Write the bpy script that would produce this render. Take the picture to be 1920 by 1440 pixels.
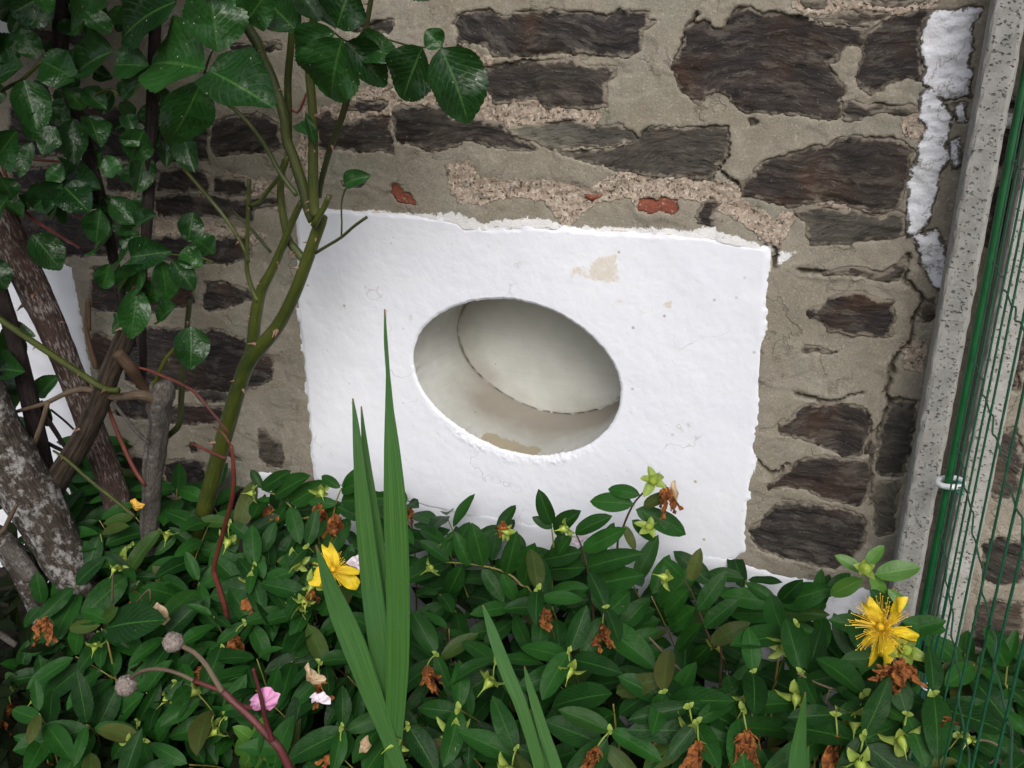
import bpy, math, random
import numpy as np
from mathutils import Vector, Matrix

for o in list(bpy.data.objects):
    bpy.data.objects.remove(o)
sc = bpy.context.scene
COL = sc.collection
random.seed(7)
rng = np.random.default_rng(11)
R = math.radians

# ------------------------------------------------------------------ camera
F = 1720.0
_down = np.array([-60., 4780., F]); _down /= np.linalg.norm(_down)
_X = np.array([4710., 660., -F]); _X -= _down * _X.dot(_down); _X /= np.linalg.norm(_X)
CAMROT = np.stack([_X, np.cross(_X, _down), -_down])
CAMPOS = np.array([0., -1.15, 1.0])
cam = bpy.data.cameras.new('camera')
cam.sensor_width = 36.0
cam.lens = 36.0 * F / 1920.0
cam.clip_start = 0.02
cam.clip_end = 500.0
camo = bpy.data.objects.new('camera', cam)
COL.objects.link(camo)
mw = Matrix.Identity(4)
for i in range(3):
    mw[i][0] = CAMROT[i, 0]; mw[i][1] = -CAMROT[i, 1]; mw[i][2] = -CAMROT[i, 2]; mw[i][3] = CAMPOS[i]
camo.matrix_world = mw
sc.camera = camo

# ------------------------------------------------------------------ daylight: bright overcast
SUN_EL, SUN_AZ = 40.0, 158.0          # azimuth clockwise from +Y
world = bpy.data.worlds.new('World')
sc.world = world
world.use_nodes = True
wn = world.node_tree
bg = wn.nodes['Background']
sky = wn.nodes.new('ShaderNodeTexSky')
sky.sky_type = 'NISHITA'
sky.sun_disc = False
sky.sun_elevation = R(SUN_EL)
sky.sun_rotation = R(SUN_AZ)
sky.air_density = 1.0
sky.dust_density = 4.0
sky.ozone_density = 1.0
hs = wn.nodes.new('ShaderNodeHueSaturation')
hs.inputs['Saturation'].default_value = 0.52
wn.links.new(sky.outputs[0], hs.inputs['Color'])
wn.links.new(hs.outputs[0], bg.inputs['Color'])
bg.inputs['Strength'].default_value = 0.15
sl = bpy.data.lights.new('sun', 'SUN')
sl.energy = 1.3
sl.angle = R(28)
sl.color = (1.0, 0.975, 0.945)
so = bpy.data.objects.new('sun', sl)
COL.objects.link(so)
sd = Vector((math.sin(R(SUN_AZ)) * math.cos(R(SUN_EL)), math.cos(R(SUN_AZ)) * math.cos(R(SUN_EL)), math.sin(R(SUN_EL))))
so.rotation_euler = sd.to_track_quat('Z', 'Y').to_euler()
sc.view_settings.view_transform = 'Standard'
sc.view_settings.look = 'None'
sc.view_settings.gamma = 1.0
sc.view_settings.use_curve_mapping = False
sc.view_settings.exposure = 0.12

# ------------------------------------------------------------------ helpers
def at(px, py, Y=0.0):
    """point of the vertical plane y = Y seen at this spot of the photograph"""
    w = CAMROT @ np.array([px - 960., py - 720., F])
    t = (Y - CAMPOS[1]) / w[1]
    return CAMPOS + t * w

def A(px, py, Y=0.0):
    return Vector(at(px, py, Y))

def _h(ix, iy, iz, seed):
    n = (ix.astype(np.int64) * 374761393 + iy.astype(np.int64) * 668265263 + iz.astype(np.int64) * 2147483647 + seed * 974711) & 0xFFFFFFFF
    n = ((n ^ (n >> 13)) * 1274126177) & 0xFFFFFFFF
    n = ((n ^ (n >> 16)) * 2246822519) & 0xFFFFFFFF
    return ((n ^ (n >> 15)) & 0xFFFF) / 65535.0

def vnoise(x, y, seed=0):
    x = np.asarray(x, float); y = np.asarray(y, float)
    ix = np.floor(x); iy = np.floor(y)
    fx = x - ix; fy = y - iy
    fx = fx * fx * fx * (fx * (fx * 6 - 15) + 10); fy = fy * fy * fy * (fy * (fy * 6 - 15) + 10)
    z = np.zeros_like(ix)
    a = _h(ix, iy, z, seed); b = _h(ix + 1, iy, z, seed); c = _h(ix, iy + 1, z, seed); d = _h(ix + 1, iy + 1, z, seed)
    return ((a * (1 - fx) + b * fx) * (1 - fy) + (c * (1 - fx) + d * fx) * fy) * 2 - 1

def fbm(x, y, seed=0, o=4, g=0.5):
    s = 0; am = 1.0; t = 0
    for k in range(o):
        s = s + am * vnoise(x * 2 ** k + k * 17.3, y * 2 ** k - k * 9.1, seed + k)
        t += am; am *= g
    return s / t

def sstep(a, b, x):
    t = np.clip((x - a) / (b - a), 0, 1)
    return t * t * (3 - 2 * t)

def sdf(P, X, Z):
    """signed distance to polygon P (n,2), negative inside"""
    d = np.full(X.shape, 1e9); ins = np.zeros(X.shape, bool)
    n = len(P)
    for i in range(n):
        ax, az = P[i]; bx, bz = P[(i + 1) % n]
        ex, ez = bx - ax, bz - az
        L = ex * ex + ez * ez + 1e-12
        t = np.clip(((X - ax) * ex + (Z - az) * ez) / L, 0, 1)
        d = np.minimum(d, (X - ax - t * ex) ** 2 + (Z - az - t * ez) ** 2)
        c = (az > Z) != (bz > Z)
        ins ^= c & (X < (bx - ax) * (Z - az) / (bz - az + 1e-12) + ax)
    d = np.sqrt(d)
    return np.where(ins, -d, d)

def dpoly(P, X, Z):
    d = np.full(X.shape, 1e9)
    for i in range(len(P) - 1):
        ax, az = P[i]; bx, bz = P[i + 1]
        ex, ez = bx - ax, bz - az
        t = np.clip(((X - ax) * ex + (Z - az) * ez) / (ex * ex + ez * ez + 1e-12), 0, 1)
        d = np.minimum(d, (X - ax - t * ex) ** 2 + (Z - az - t * ez) ** 2)
    return np.sqrt(d)

def npmesh(name, V, Q, smooth=True, attrs=None, uv=None):
    """mesh from numpy vertices and quads/tris"""
    me = bpy.data.meshes.new(name)
    V = np.ascontiguousarray(V, dtype=np.float32); Q = np.ascontiguousarray(Q, dtype=np.int32)
    k = Q.shape[1]
    me.vertices.add(len(V)); me.vertices.foreach_set('co', V.ravel())
    me.loops.add(Q.size); me.loops.foreach_set('vertex_index', Q.ravel())
    me.polygons.add(len(Q)); me.polygons.foreach_set('loop_start', np.arange(0, Q.size, k, dtype=np.int32))
    me.polygons.foreach_set('loop_total', np.full(len(Q), k, dtype=np.int32))
    me.polygons.foreach_set('use_smooth', np.full(len(Q), smooth, dtype=bool))
    if attrs:
        for an, av in attrs.items():
            a = me.attributes.new(an, 'FLOAT', 'POINT')
            a.data.foreach_set('value', np.ascontiguousarray(av, dtype=np.float32).ravel())
    me.update(calc_edges=True)
    if uv is not None:
        ul = me.uv_layers.new(name='UVMap')
        ul.data.foreach_set('uv', np.ascontiguousarray(uv[Q.ravel()], dtype=np.float32).ravel())
    return me

def grid_quads(nu, nv, mask=None):
    i = np.arange(nu * nv).reshape(nu, nv)
    q = np.stack([i[:-1, :-1], i[1:, :-1], i[1:, 1:], i[:-1, 1:]], -1)
    if mask is not None:
        q = q[mask]
    return q.reshape(-1, 4)

def compact(V, Q, *ex):
    u, inv = np.unique(Q, return_inverse=True)
    return (V[u], inv.reshape(Q.shape)) + tuple(e[u] for e in ex)

def link(name, me, mat=None, parent=None, loc=None):
    o = bpy.data.objects.new(name, me)
    COL.objects.link(o)
    if mat is not None and me is not None and len(me.materials) == 0:
        me.materials.append(mat)
    if parent is not None:
        o.parent = parent
    if loc is not None:
        o.location = loc
    return o

def thing(name, label, cat, loc=(0, 0, 0), group=None):
    o = bpy.data.objects.new(name, None)
    COL.objects.link(o)
    o.empty_display_size = 0.02
    o.location = loc
    o['label'] = label; o['category'] = cat
    if group: o['group'] = group
    return o

def tag(o, label, cat, group=None):
    o['label'] = label; o['category'] = cat
    if group: o['group'] = group
    return o

def shift(me, v):
    n = len(me.vertices); a = np.empty(n * 3, np.float32)
    me.vertices.foreach_get('co', a)
    a = a.reshape(-1, 3) + np.array(v, np.float32)
    me.vertices.foreach_set('co', a.ravel()); me.update()

# ------------------------------------------------------------------ material helpers
class NT:
    def __init__(self, name):
        self.m = bpy.data.materials.new(name)
        self.m.use_nodes = True
        self.t = self.m.node_tree
        self.b = self.t.nodes['Principled BSDF']
        self.out = self.t.nodes['Material Output']
    def n(self, ty, **kw):
        nd = self.t.nodes.new('ShaderNode' + ty)
        for k, v in kw.items():
            if k in nd.inputs: nd.inputs[k].default_value = v
            else: setattr(nd, k, v)
        return nd
    def l(self, a, b):
        self.t.links.new(a, b)
    def val(self, v, sock):
        if isinstance(v, (int, float)): sock.default_value = v
        elif isinstance(v, tuple): sock.default_value = v if len(v) == 4 or len(sock.default_value) == 3 else v + (1,)
        else: self.l(v, sock)
    def noise(self, vec, scale, detail=6, rough=0.6, dist=0.0):
        nd = self.n('TexNoise'); nd.inputs['Scale'].default_value = scale
        nd.inputs['Detail'].default_value = detail; nd.inputs['Roughness'].default_value = rough
        nd.inputs['Distortion'].default_value = dist
        if vec is not None: self.l(vec, nd.inputs['Vector'])
        return nd.outputs['Fac']
    def vor(self, vec, scale, feature='F1', rnd=1.0):
        nd = self.n('TexVoronoi'); nd.feature = feature
        nd.inputs['Scale'].default_value = scale; nd.inputs['Randomness'].default_value = rnd
        self.l(vec, nd.inputs['Vector'])
        return nd
    def ramp(self, fac, stops, interp='LINEAR'):
        nd = self.n('ValToRGB'); cr = nd.color_ramp; cr.interpolation = interp
        while len(cr.elements) < len(stops): cr.elements.new(0.5)
        for e, (p, c) in zip(cr.elements, stops):
            e.position = p
            e.color = (c, c, c, 1) if isinstance(c, (int, float)) else tuple(c) + (1,)
        self.l(fac, nd.inputs[0])
        return nd.outputs[0]
    def mix(self, fac, a, b, blend='MIX'):
        nd = self.n('Mix'); nd.data_type = 'RGBA'; nd.blend_type = blend
        self.val(fac, nd.inputs[0]); self.val(a, nd.inputs[6]); self.val(b, nd.inputs[7])
        return nd.outputs[2]
    def math(self, op, a, b=0.0, c=None, clamp=False):
        nd = self.n('Math'); nd.operation = op; nd.use_clamp = clamp
        self.val(a, nd.inputs[0]); self.val(b, nd.inputs[1])
        if c is not None: self.val(c, nd.inputs[2])
        return nd.outputs[0]
    def mapping(self, vec, scale=(1, 1, 1), rot=(0, 0, 0), loc=None):
        nd = self.n('Mapping'); nd.inputs['Scale'].default_value = scale; nd.inputs['Rotation'].default_value = rot
        self.l(vec, nd.inputs['Vector'])
        if loc is not None: self.val(loc, nd.inputs['Location'])
        return nd.outputs[0]
    def attr(self, name, kind='GEOMETRY'):
        nd = self.n('Attribute'); nd.attribute_name = name; nd.attribute_type = kind
        return nd.outputs['Fac']
    def bump(self, h, strength, dist, normal=None):
        nd = self.n('Bump'); nd.inputs['Strength'].default_value = strength; nd.inputs['Distance'].default_value = dist
        self.l(h, nd.inputs['Height'])
        if normal is not None: self.l(normal, nd.inputs['Normal'])
        return nd.outputs[0]
    def fin(self, color, rough, normal=None, spec=0.4):
        self.val(color, self.b.inputs['Base Color']); self.val(rough, self.b.inputs['Roughness'])
        self.b.inputs['Specular IOR Level'].default_value = spec
        if normal is not None: self.l(normal, self.b.inputs['Normal'])
        return self.m

def m_slate():
    k = NT('slate_stone')
    tc = k.n('TexCoord').outputs['Object']; rnd = k.n('ObjectInfo').outputs['Random']
    off = k.n('CombineXYZ'); k.l(k.math('MULTIPLY', rnd, 37.0), off.inputs[0]); k.l(k.math('MULTIPLY', rnd, 91.0), off.inputs[2])
    add = k.n('VectorMath'); add.operation = 'ADD'; k.l(tc, add.inputs[0]); k.l(off.outputs[0], add.inputs[1])
    base = add.outputs[0]
    wob = k.n('TexNoise'); wob.inputs['Scale'].default_value = 7; wob.inputs['Detail'].default_value = 3; k.l(base, wob.inputs['Vector'])
    sc_ = k.n('VectorMath'); sc_.operation = 'MULTIPLY_ADD'; k.l(wob.outputs['Color'], sc_.inputs[0]); sc_.inputs[1].default_value = (.05, .05, .085); k.l(base, sc_.inputs[2])
    vr = k.n('VectorRotate'); vr.rotation_type = 'Y_AXIS'; k.l(sc_.outputs[0], vr.inputs['Vector']); k.l(k.math('MULTIPLY', k.math('SUBTRACT', rnd, .5), .55), vr.inputs['Angle'])
    v = vr.outputs[0]
    st = k.mapping(v, (16, 5, 80), (0, R(-3), 0))
    st2 = k.mapping(v, (70, 20, 300), (0, R(-5), 0))
    n1 = k.noise(st, 1.0, 9, 0.68)
    n2 = k.noise(st2, 1.0, 6, 0.6)
    n3 = k.noise(v, 11, 5, 0.6)
    n4 = k.noise(v, 6.0, 4, 0.55)
    c = k.ramp(n1, [(.30, (.005, .0042, .0048)), (.45, (.016, .013, .0135)), (.60, (.034, .027, .025)), (.76, (.10, .087, .074))])
    rust = k.ramp(n3, [(.54, 0.0), (.70, 0.55)])
    c = k.mix(rust, c, k.mix(n2, (.028, .014, .008), (.11, .055, .028)))
    film = k.ramp(n4, [(.5, 0.0), (.68, 1.0)])
    wz = k.attr('weather', 'OBJECT')
    filmf = k.math('MULTIPLY', k.math('MULTIPLY_ADD', film, 0.7, k.math('MULTIPLY', wz, .3)), wz, clamp=True)
    c = k.mix(filmf, c, k.mix(n2, (.07, .068, .055), (.24, .23, .18)))
    streak = k.math('MULTIPLY', k.ramp(n2, [(.58, 0.0), (.74, 0.6)]), k.ramp(n4, [(.35, .15), (.65, 1.0)]))
    c = k.mix(streak, c, (.21, .195, .165))
    c = k.mix(k.ramp(n2, [(.30, .85), (.40, 0.)]), c, (.006, .005, .005))
    pl = k.noise(k.mapping(v, (26, 8, 60), (0, R(-9), 0)), 1., 7, .7)
    c = k.mix(k.ramp(pl, [(.53, 0.), (.60, .5)]), c, k.mix(n2, (.035, .030, .027), (.17, .155, .13)))
    c = k.mix(k.ramp(pl, [(.33, .8), (.42, 0.)]), c, (.010, .008, .008))
    r2 = k.n('TexWhiteNoise'); r2.noise_dimensions = '1D'; k.l(rnd, r2.inputs['W'])
    c = k.mix(k.math('MULTIPLY', r2.outputs['Value'], .55), c, k.mix(1.0, c, (1.14, .98, .86), 'MULTIPLY'))
    fl = k.ramp(k.noise(v, 420, 2, .5), [(.70, 0.0), (.76, .6)])
    c = k.mix(fl, c, (.28, .27, .24))
    # grey mortar smeared thin at the rim of each stone
    edge = k.attr('edge')
    en = k.math('ADD', edge, k.math('MULTIPLY', k.math('SUBTRACT', k.noise(v, 60, 5, .65), .5), 1.5))
    c = k.mix(k.ramp(en, [(.70, 0.0), (.95, .7)]), c, (.27, .235, .185))
    b1 = k.bump(n1, 0.6, 0.005)
    b2 = k.bump(n2, 0.8, 0.0024, b1)
    b3 = k.bump(k.noise(v, 300, 4, .6), 0.5, 0.0012, k.bump(pl, .6, .004, b2))
    return k.fin(c, k.ramp(n3, [(.3, .62), (.7, .85)]), b3, 0.35)

def m_mortar():
    k = NT('lime_mortar')
    p = k.n('NewGeometry').outputs['Position']
    big = k.noise(p, 6, 4, .6); mid = k.noise(p, 38, 6, .62); fine = k.noise(p, 420, 4, .65)
    c = k.mix(k.ramp(big, [(.35, 0.), (.65, 1.)]), (.225, .200, .155), (.30, .275, .228))
    c = k.mix(k.ramp(mid, [(.42, 0.), (.72, .65)]), c, (.19, .17, .13))
    grn = k.ramp(k.noise(p, 9, 5, .55), [(.54, 0.), (.64, .7)])
    c = k.mix(grn, c, (.225, .225, .18))
    c = k.mix(k.ramp(fine, [(.30, .6), (.5, 0.)]), c, (.15, .13, .10))
    c = k.mix(k.ramp(k.noise(p, 300, 3, .7), [(.56, 0.), (.70, .5)]), c, (.46, .43, .37))
    cn = k.math('ABSOLUTE', k.math('SUBTRACT', k.noise(p, 8, 7, .58), .5))
    ln = k.math('MULTIPLY', k.ramp(cn, [(.0, 1.), (.010, 0.)]), k.ramp(k.noise(p, 11, 3, .5), [(.45, 0.), (.55, 1.)]))
    c = k.mix(k.math('MULTIPLY', ln, .55), c, (.13, .115, .085))
    sm = k.noise(k.mapping(p, (14, 14, 60), (0, R(10), 0)), 1., 5, .6)
    c = k.mix(k.ramp(sm, [(.55, 0.), (.75, .4)]), c, (.34, .315, .265))
    pt = k.ramp(k.noise(p, 170, 3, .6), [(.69, 0.), (.74, .8)])
    c = k.mix(pt, c, (.12, .10, .075))
    # coarse pinkish lime with aggregate
    co = k.attr('coarse')
    jag = k.math('ADD', co, k.math('MULTIPLY', k.math('SUBTRACT', k.noise(p, 75, 5, .65), .5), .9))
    cf = k.ramp(jag, [(.44, 0.), (.52, 1.)])
    vv = k.vor(p, 330)
    agg = k.mix(k.ramp(k.noise(p, 90, 6, .7), [(.35, 0.), (.65, 1.)]), (.34, .262, .20), (.50, .42, .345))
    agg = k.mix(k.ramp(vv.outputs['Color'], [(.72, 0.), (.8, .7)]), agg, (.62, .56, .48))
    holes = k.ramp(k.noise(p, 210, 4, .65), [(.34, 1.), (.42, 0.)])
    agg = k.mix(holes, agg, (.13, .10, .075))
    agg = k.mix(k.ramp(vv.outputs['Color'], [(.12, .9), (.18, 0.)]), agg, (.20, .18, .155))
    c = k.mix(cf, c, agg)
    # white limewash splashed over the joints
    pa = k.attr('paint')
    pj = k.math('ADD', pa, k.math('MULTIPLY', k.math('SUBTRACT', k.noise(p, 110, 7, .75), .5), 2.0))
    c = k.mix(k.ramp(pj, [(.62, 0.), (.74, .92)]), c, (.74, .74, .75))
    ck = k.attr('crack')
    c = k.mix(k.math('MULTIPLY', ck, .8), c, (.10, .085, .06))
    b0 = k.bump(k.math('ADD', k.math('MULTIPLY', ln, -1.), k.math('MULTIPLY', pt, -.6)), .5, .0025)
    b1 = k.bump(k.noise(p, 70, 6, .6), 0.35, 0.004, b0)
    b2 = k.bump(fine, 0.6, 0.0018, b1)
    hh = k.math('MULTIPLY', k.math('ADD', k.noise(p, 170, 6, .7), k.math('MULTIPLY', holes, -.5)), cf)
    b3 = k.bump(hh, .85, 0.005, b2)
    return k.fin(c, .93, b3, 0.25)

def m_plaster():
    k = NT('white_limewash_render')
    p = k.n('NewGeometry').outputs['Position']
    c = k.mix(k.ramp(k.noise(p, 5, 5, .6), [(.35, 0.), (.7, 1.)]), (.685, .71, .785), (.735, .752, .805))
    c = k.mix(k.ramp(k.noise(p, 45, 6, .7), [(.56, 0.), (.74, .35)]), c, (.70, .70, .70))
    w = k.attr('worn')
    wj = k.math('ADD', w, k.math('MULTIPLY', k.math('SUBTRACT', k.noise(p, 70, 8, .8), .5), 2.6))
    c = k.mix(k.ramp(wj, [(.55, 0.), (.85, .72)]), c, k.mix(k.noise(p, 160, 4, .6), (.66, .60, .50), (.50, .42, .32)))
    sp = k.vor(p, 26)
    spk = k.math('MULTIPLY', k.ramp(sp.outputs['Distance'], [(.03, 1.), (.075, 0.)]), k.ramp(sp.outputs['Color'], [(.70, 0.), (.76, 1.)]))
    c = k.mix(k.math('MULTIPLY', spk, .8), c, (.33, .26, .18))
    sp2 = k.vor(p, 75)
    pit = k.math('MULTIPLY', k.ramp(sp2.outputs['Distance'], [(.05, 1.), (.2, 0.)]), k.ramp(sp2.outputs['Color'], [(.74, 0.), (.8, 1.)]))
    c = k.mix(k.math('MULTIPLY', pit, .22), c, (.45, .43, .40))
    ck = k.math('ABSOLUTE', k.math('SUBTRACT', k.noise(p, 4.5, 5, .55), .5))
    ckm = k.math('MULTIPLY', k.ramp(ck, [(0., 1.), (.0035, 0.)]), k.ramp(k.noise(p, 7, 2, .5), [(.52, 0.), (.58, 1.)]))
    c = k.mix(k.math('MULTIPLY', ckm, .45), c, (.36, .32, .26))
    dirt = k.attr('dirt')
    dj = k.math('ADD', dirt, k.math('MULTIPLY', k.math('SUBTRACT', k.noise(p, 120, 5, .7), .5), .9))
    c = k.mix(k.ramp(dj, [(.5, 0.), (.66, .85)]), c, (.34, .28, .19))
    b1 = k.bump(k.noise(p, 34, 7, .6), 0.11, 0.004)
    b2 = k.bump(k.noise(p, 420, 4, .6), 0.22, 0.0008, b1)
    b3 = k.bump(k.math('MULTIPLY', pit, -1.0), 0.2, 0.0015, b2)
    return k.fin(c, .8, b3, 0.3)

def m_niche():
    k = NT('dusty_white_niche')
    p = k.n('NewGeometry').outputs['Position']
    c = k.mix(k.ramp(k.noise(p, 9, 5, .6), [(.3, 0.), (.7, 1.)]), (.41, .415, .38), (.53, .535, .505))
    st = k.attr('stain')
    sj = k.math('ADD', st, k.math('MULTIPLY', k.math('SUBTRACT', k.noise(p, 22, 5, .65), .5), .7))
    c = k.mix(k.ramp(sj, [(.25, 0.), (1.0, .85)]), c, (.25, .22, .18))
    bare = k.attr('bare')
    bj = k.math('ADD', bare, k.math('MULTIPLY', k.math('SUBTRACT', k.noise(p, 60, 6, .75), .5), 1.3))
    c = k.mix(k.ramp(bj, [(.46, 0.), (.62, .85)]), c, (.31, .265, .17))
    spk = k.math('MULTIPLY', k.ramp(k.noise(k.mapping(p, (70, 70, 110), (0, R(25), 0)), 1., 3, .55), [(.735, 0.), (.76, 1.)]), k.ramp(k.noise(p, 14, 2, .5), [(.45, .2), (.6, 1.)]))
    c = k.mix(k.math('MULTIPLY', spk, .8), c, (.07, .06, .045))
    br = k.noise(k.mapping(p, (6, 6, 230), (0, R(-5), 0)), 1.0, 4, .6)
    c = k.mix(k.ramp(br, [(.5, 0.), (.75, .22)]), c, (.33, .33, .29))
    b1 = k.bump(k.noise(p, 50, 6, .6), .3, .003)
    b2 = k.bump(br, .25, .001, b1)
    return k.fin(c, .8, b2, .3)

def m_painted_stone():
    k = NT('flaking_white_paint')
    p = k.n('NewGeometry').outputs['Position']
    st = k.mapping(p, (40, 40, 90), (0, R(14), 0))
    n1 = k.noise(st, 1., 7, .65); n2 = k.noise(p, 45, 6, .7)
    c = k.mix(k.ramp(k.noise(p, 20, 5, .6), [(.35, 0.), (.65, 1.)]), (.60, .615, .68), (.69, .70, .73))
    c = k.mix(k.ramp(n2, [(.64, 0.), (.68, .8)]), c, (.26, .23, .18))
    cl = k.math('ABSOLUTE', k.math('SUBTRACT', k.noise(p, 17, 6, .6), .5))
    c = k.mix(k.ramp(cl, [(0., .8), (.012, 0.)]), c, (.22, .20, .17))
    e = k.attr('edge')
    ej = k.math('ADD', e, k.math('MULTIPLY', k.math('SUBTRACT', k.noise(p, 110, 5, .7), .5), 1.2))
    c = k.mix(k.ramp(ej, [(.78, 0.), (.9, .95)]), c, (.09, .075, .06))
    b1 = k.bump(n1, .3, .004); b2 = k.bump(k.noise(p, 34, 7, .62), .8, .010, b1)
    return k.fin(c, .78, b2, .3)

def m_brick():
    k = NT('red_brick')
    p = k.n('NewGeometry').outputs['Position']
    c = k.mix(k.noise(p, 90, 5, .65), (.16, .046, .028), (.25, .085, .055))
    c = k.mix(k.ramp(k.noise(p, 150, 4, .7), [(.56, 0.), (.68, .8)]), c, (.42, .36, .29))
    return k.fin(c, .9, k.bump(k.noise(p, 260, 4, .6), .7, .003), .25)

def m_concrete():
    k = NT('pitted_concrete')
    p = k.n('NewGeometry').outputs['Position']
    c = k.mix(k.ramp(k.noise(p, 55, 7, .7), [(.3, 0.), (.7, 1.)]), (.265, .26, .24), (.40, .395, .375))
    c = k.mix(k.ramp(k.noise(p, 480, 3, .6), [(.52, 0.), (.7, .4)]), c, (.50, .49, .46))
    c = k.mix(k.ramp(k.noise(p, 10, 4, .6), [(.5, 0.), (.75, .5)]), c, (.27, .265, .235))
    wv = k.n('VectorMath'); wv.operation = 'MULTIPLY_ADD'
    wn_ = k.n('TexNoise'); wn_.inputs['Scale'].default_value = 160; k.l(p, wn_.inputs['Vector'])
    k.l(wn_.outputs['Color'], wv.inputs[0]); wv.inputs[1].default_value = (.006, .006, .006); k.l(p, wv.inputs[2])
    v = k.vor(wv.outputs[0], 145)
    h = k.math('MULTIPLY', k.ramp(v.outputs['Distance'], [(.12, 1.), (.30, 0.)]), k.ramp(v.outputs['Color'], [(.60, 0.), (.68, 1.)]))
    v2 = k.vor(wv.outputs[0], 300)
    h2 = k.math('MULTIPLY', k.ramp(v2.outputs['Distance'], [(.15, 1.), (.35, 0.)]), k.ramp(v2.outputs['Color'], [(.58, 0.), (.64, .8)]))
    hh = k.math('MAXIMUM', h, h2)
    c = k.mix(k.math('MULTIPLY', hh, .5), c, (.08, .075, .068))
    b1 = k.bump(k.noise(p, 260, 5, .65), .35, .0016)
    b2 = k.bump(k.math('MULTIPLY', hh, -1.0), .8, .003, b1)
    return k.fin(c, .88, b2, .3)

def m_leaf(name, c0, c1, vein, rough, under, rib=(.44, .9), spots=0.0, bumpy=.5, spec=.5, tint=None):
    k = NT(name)
    uvn = k.n('UVMap').outputs['UV']
    sep = k.n('SeparateXYZ'); k.l(uvn, sep.inputs[0])
    u = k.math('ABSOLUTE', k.math('SUBTRACT', sep.outputs[0], .5)); v = sep.outputs[1]
    rnd = k.n('ObjectInfo').outputs['Random']
    tc = k.n('TexCoord').outputs['Object']
    off = k.n('VectorMath'); off.operation = 'ADD'; k.l(tc, off.inputs[0])
    cx = k.n('CombineXYZ'); k.l(k.math('MULTIPLY', rnd, 53.), cx.inputs[0]); k.l(cx.outputs[0], off.inputs[1])
    o = off.outputs[0]
    fac = k.math('ADD', k.math('MULTIPLY', rnd, .75), k.math('MULTIPLY', k.noise(o, 2.2, 4, .6), .5), clamp=True)
    c = k.mix(k.ramp(fac, [(.2, 0.), (.95, 1.)]), c0, c1)
    if tint is not None:
        rr = k.n('TexWhiteNoise'); rr.noise_dimensions = '1D'; k.l(rnd, rr.inputs['W'])
        c = k.mix(k.ramp(rr.outputs['Value'], [(.93, 0.), (.985, .75)]), c, tint)
    w = k.math('MULTIPLY', k.math('SUBTRACT', v, k.math('MULTIPLY', u, .75)), 62.0)
    ven = k.ramp(k.math('SINE', w), [(.80, 0.), (1.0, 1.)])
    ridge = k.math('MULTIPLY', ven, k.math('LESS_THAN', u, .46))
    c = k.mix(k.math('MULTIPLY', ridge, .30), c, vein)
    midr = k.ramp(u, [(.012, 1.), (.03, 0.)])
    c = k.mix(k.math('MULTIPLY', midr, .75), c, vein)
    if spots > 0:
        s = k.vor(o, 11); sm = k.math('MULTIPLY', k.ramp(s.outputs['Distance'], [(.07, 1.), (.13, 0.)]), k.ramp(s.outputs['Color'], [(.62, 0.), (.68, spots)]))
        c = k.mix(sm, c, (.42, .42, .33))
        dmg = k.ramp(k.noise(o, 3.2, 6, .72), [(.68, 0.), (.73, .75)])
        c = k.mix(dmg, c, (.17, .135, .085))
    bf = k.n('NewGeometry').outputs['Backfacing']
    c = k.mix(bf, c, under)
    h = k.math('ADD', k.math('MULTIPLY', ridge, -.5), k.math('MULTIPLY', k.noise(o, 4.5, 2, .5), 2.0))
    h = k.math('SUBTRACT', h, k.math('MULTIPLY', midr, .8))
    nb = k.bump(h, bumpy, .05)
    k.fin(c, k.math('ADD', rough, k.math('MULTIPLY', bf, .25)), nb, spec)
    # thin leaf: some light comes through
    tr = k.n('BsdfTranslucent'); k.l(k.mix(.6, c, (.10, .20, .02)), tr.inputs['Color'])
    ms = k.n('MixShader'); ms.inputs[0].default_value = .16
    k.l(k.b.outputs[0], ms.inputs[1]); k.l(tr.outputs[0], ms.inputs[2]); k.l(ms.outputs[0], k.out.inputs['Surface'])
    return k.m

def m_bark(name, dark, light, lichen=None, lich=(.6, .7), su=150., sv=26., bs=.9, green=None, lstretch=False):
    k = NT(name)
    uvn = k.n('UVMap').outputs['UV']
    m = k.mapping(uvn, (su, sv, 1)); n1 = k.noise(m, 1., 8, .68)
    p = k.n('NewGeometry').outputs['Position']
    c = k.mix(k.ramp(n1, [(.35, 0.), (.68, 1.)]), dark, light)
    c = k.mix(k.ramp(k.noise(p, 30, 5, .6), [(.45, 0.), (.7, .5)]), c, tuple(x * .6 for x in dark))
    if green is not None:
        c = k.mix(k.ramp(k.noise(p, 14, 4, .6), [(.45, 0.), (.62, 1.)]), c, green)
    if lichen is not None:
        sp = k.math('ADD', k.math('MULTIPLY', k.noise(k.mapping(uvn, (260, 70, 1)) if lstretch else p, 1. if lstretch else 90, 6, .68), .7), k.math('MULTIPLY', k.noise(p, 20, 3, .5), .3))
        c = k.mix(k.ramp(sp, [(lich[0], 0.), (lich[1], .9)]), c, lichen)
    b1 = k.bump(n1, bs, .009); b2 = k.bump(k.noise(p, 260, 4, .6), .4, .0015, b1)
    return k.fin(c, .85, b2, .25)

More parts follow.
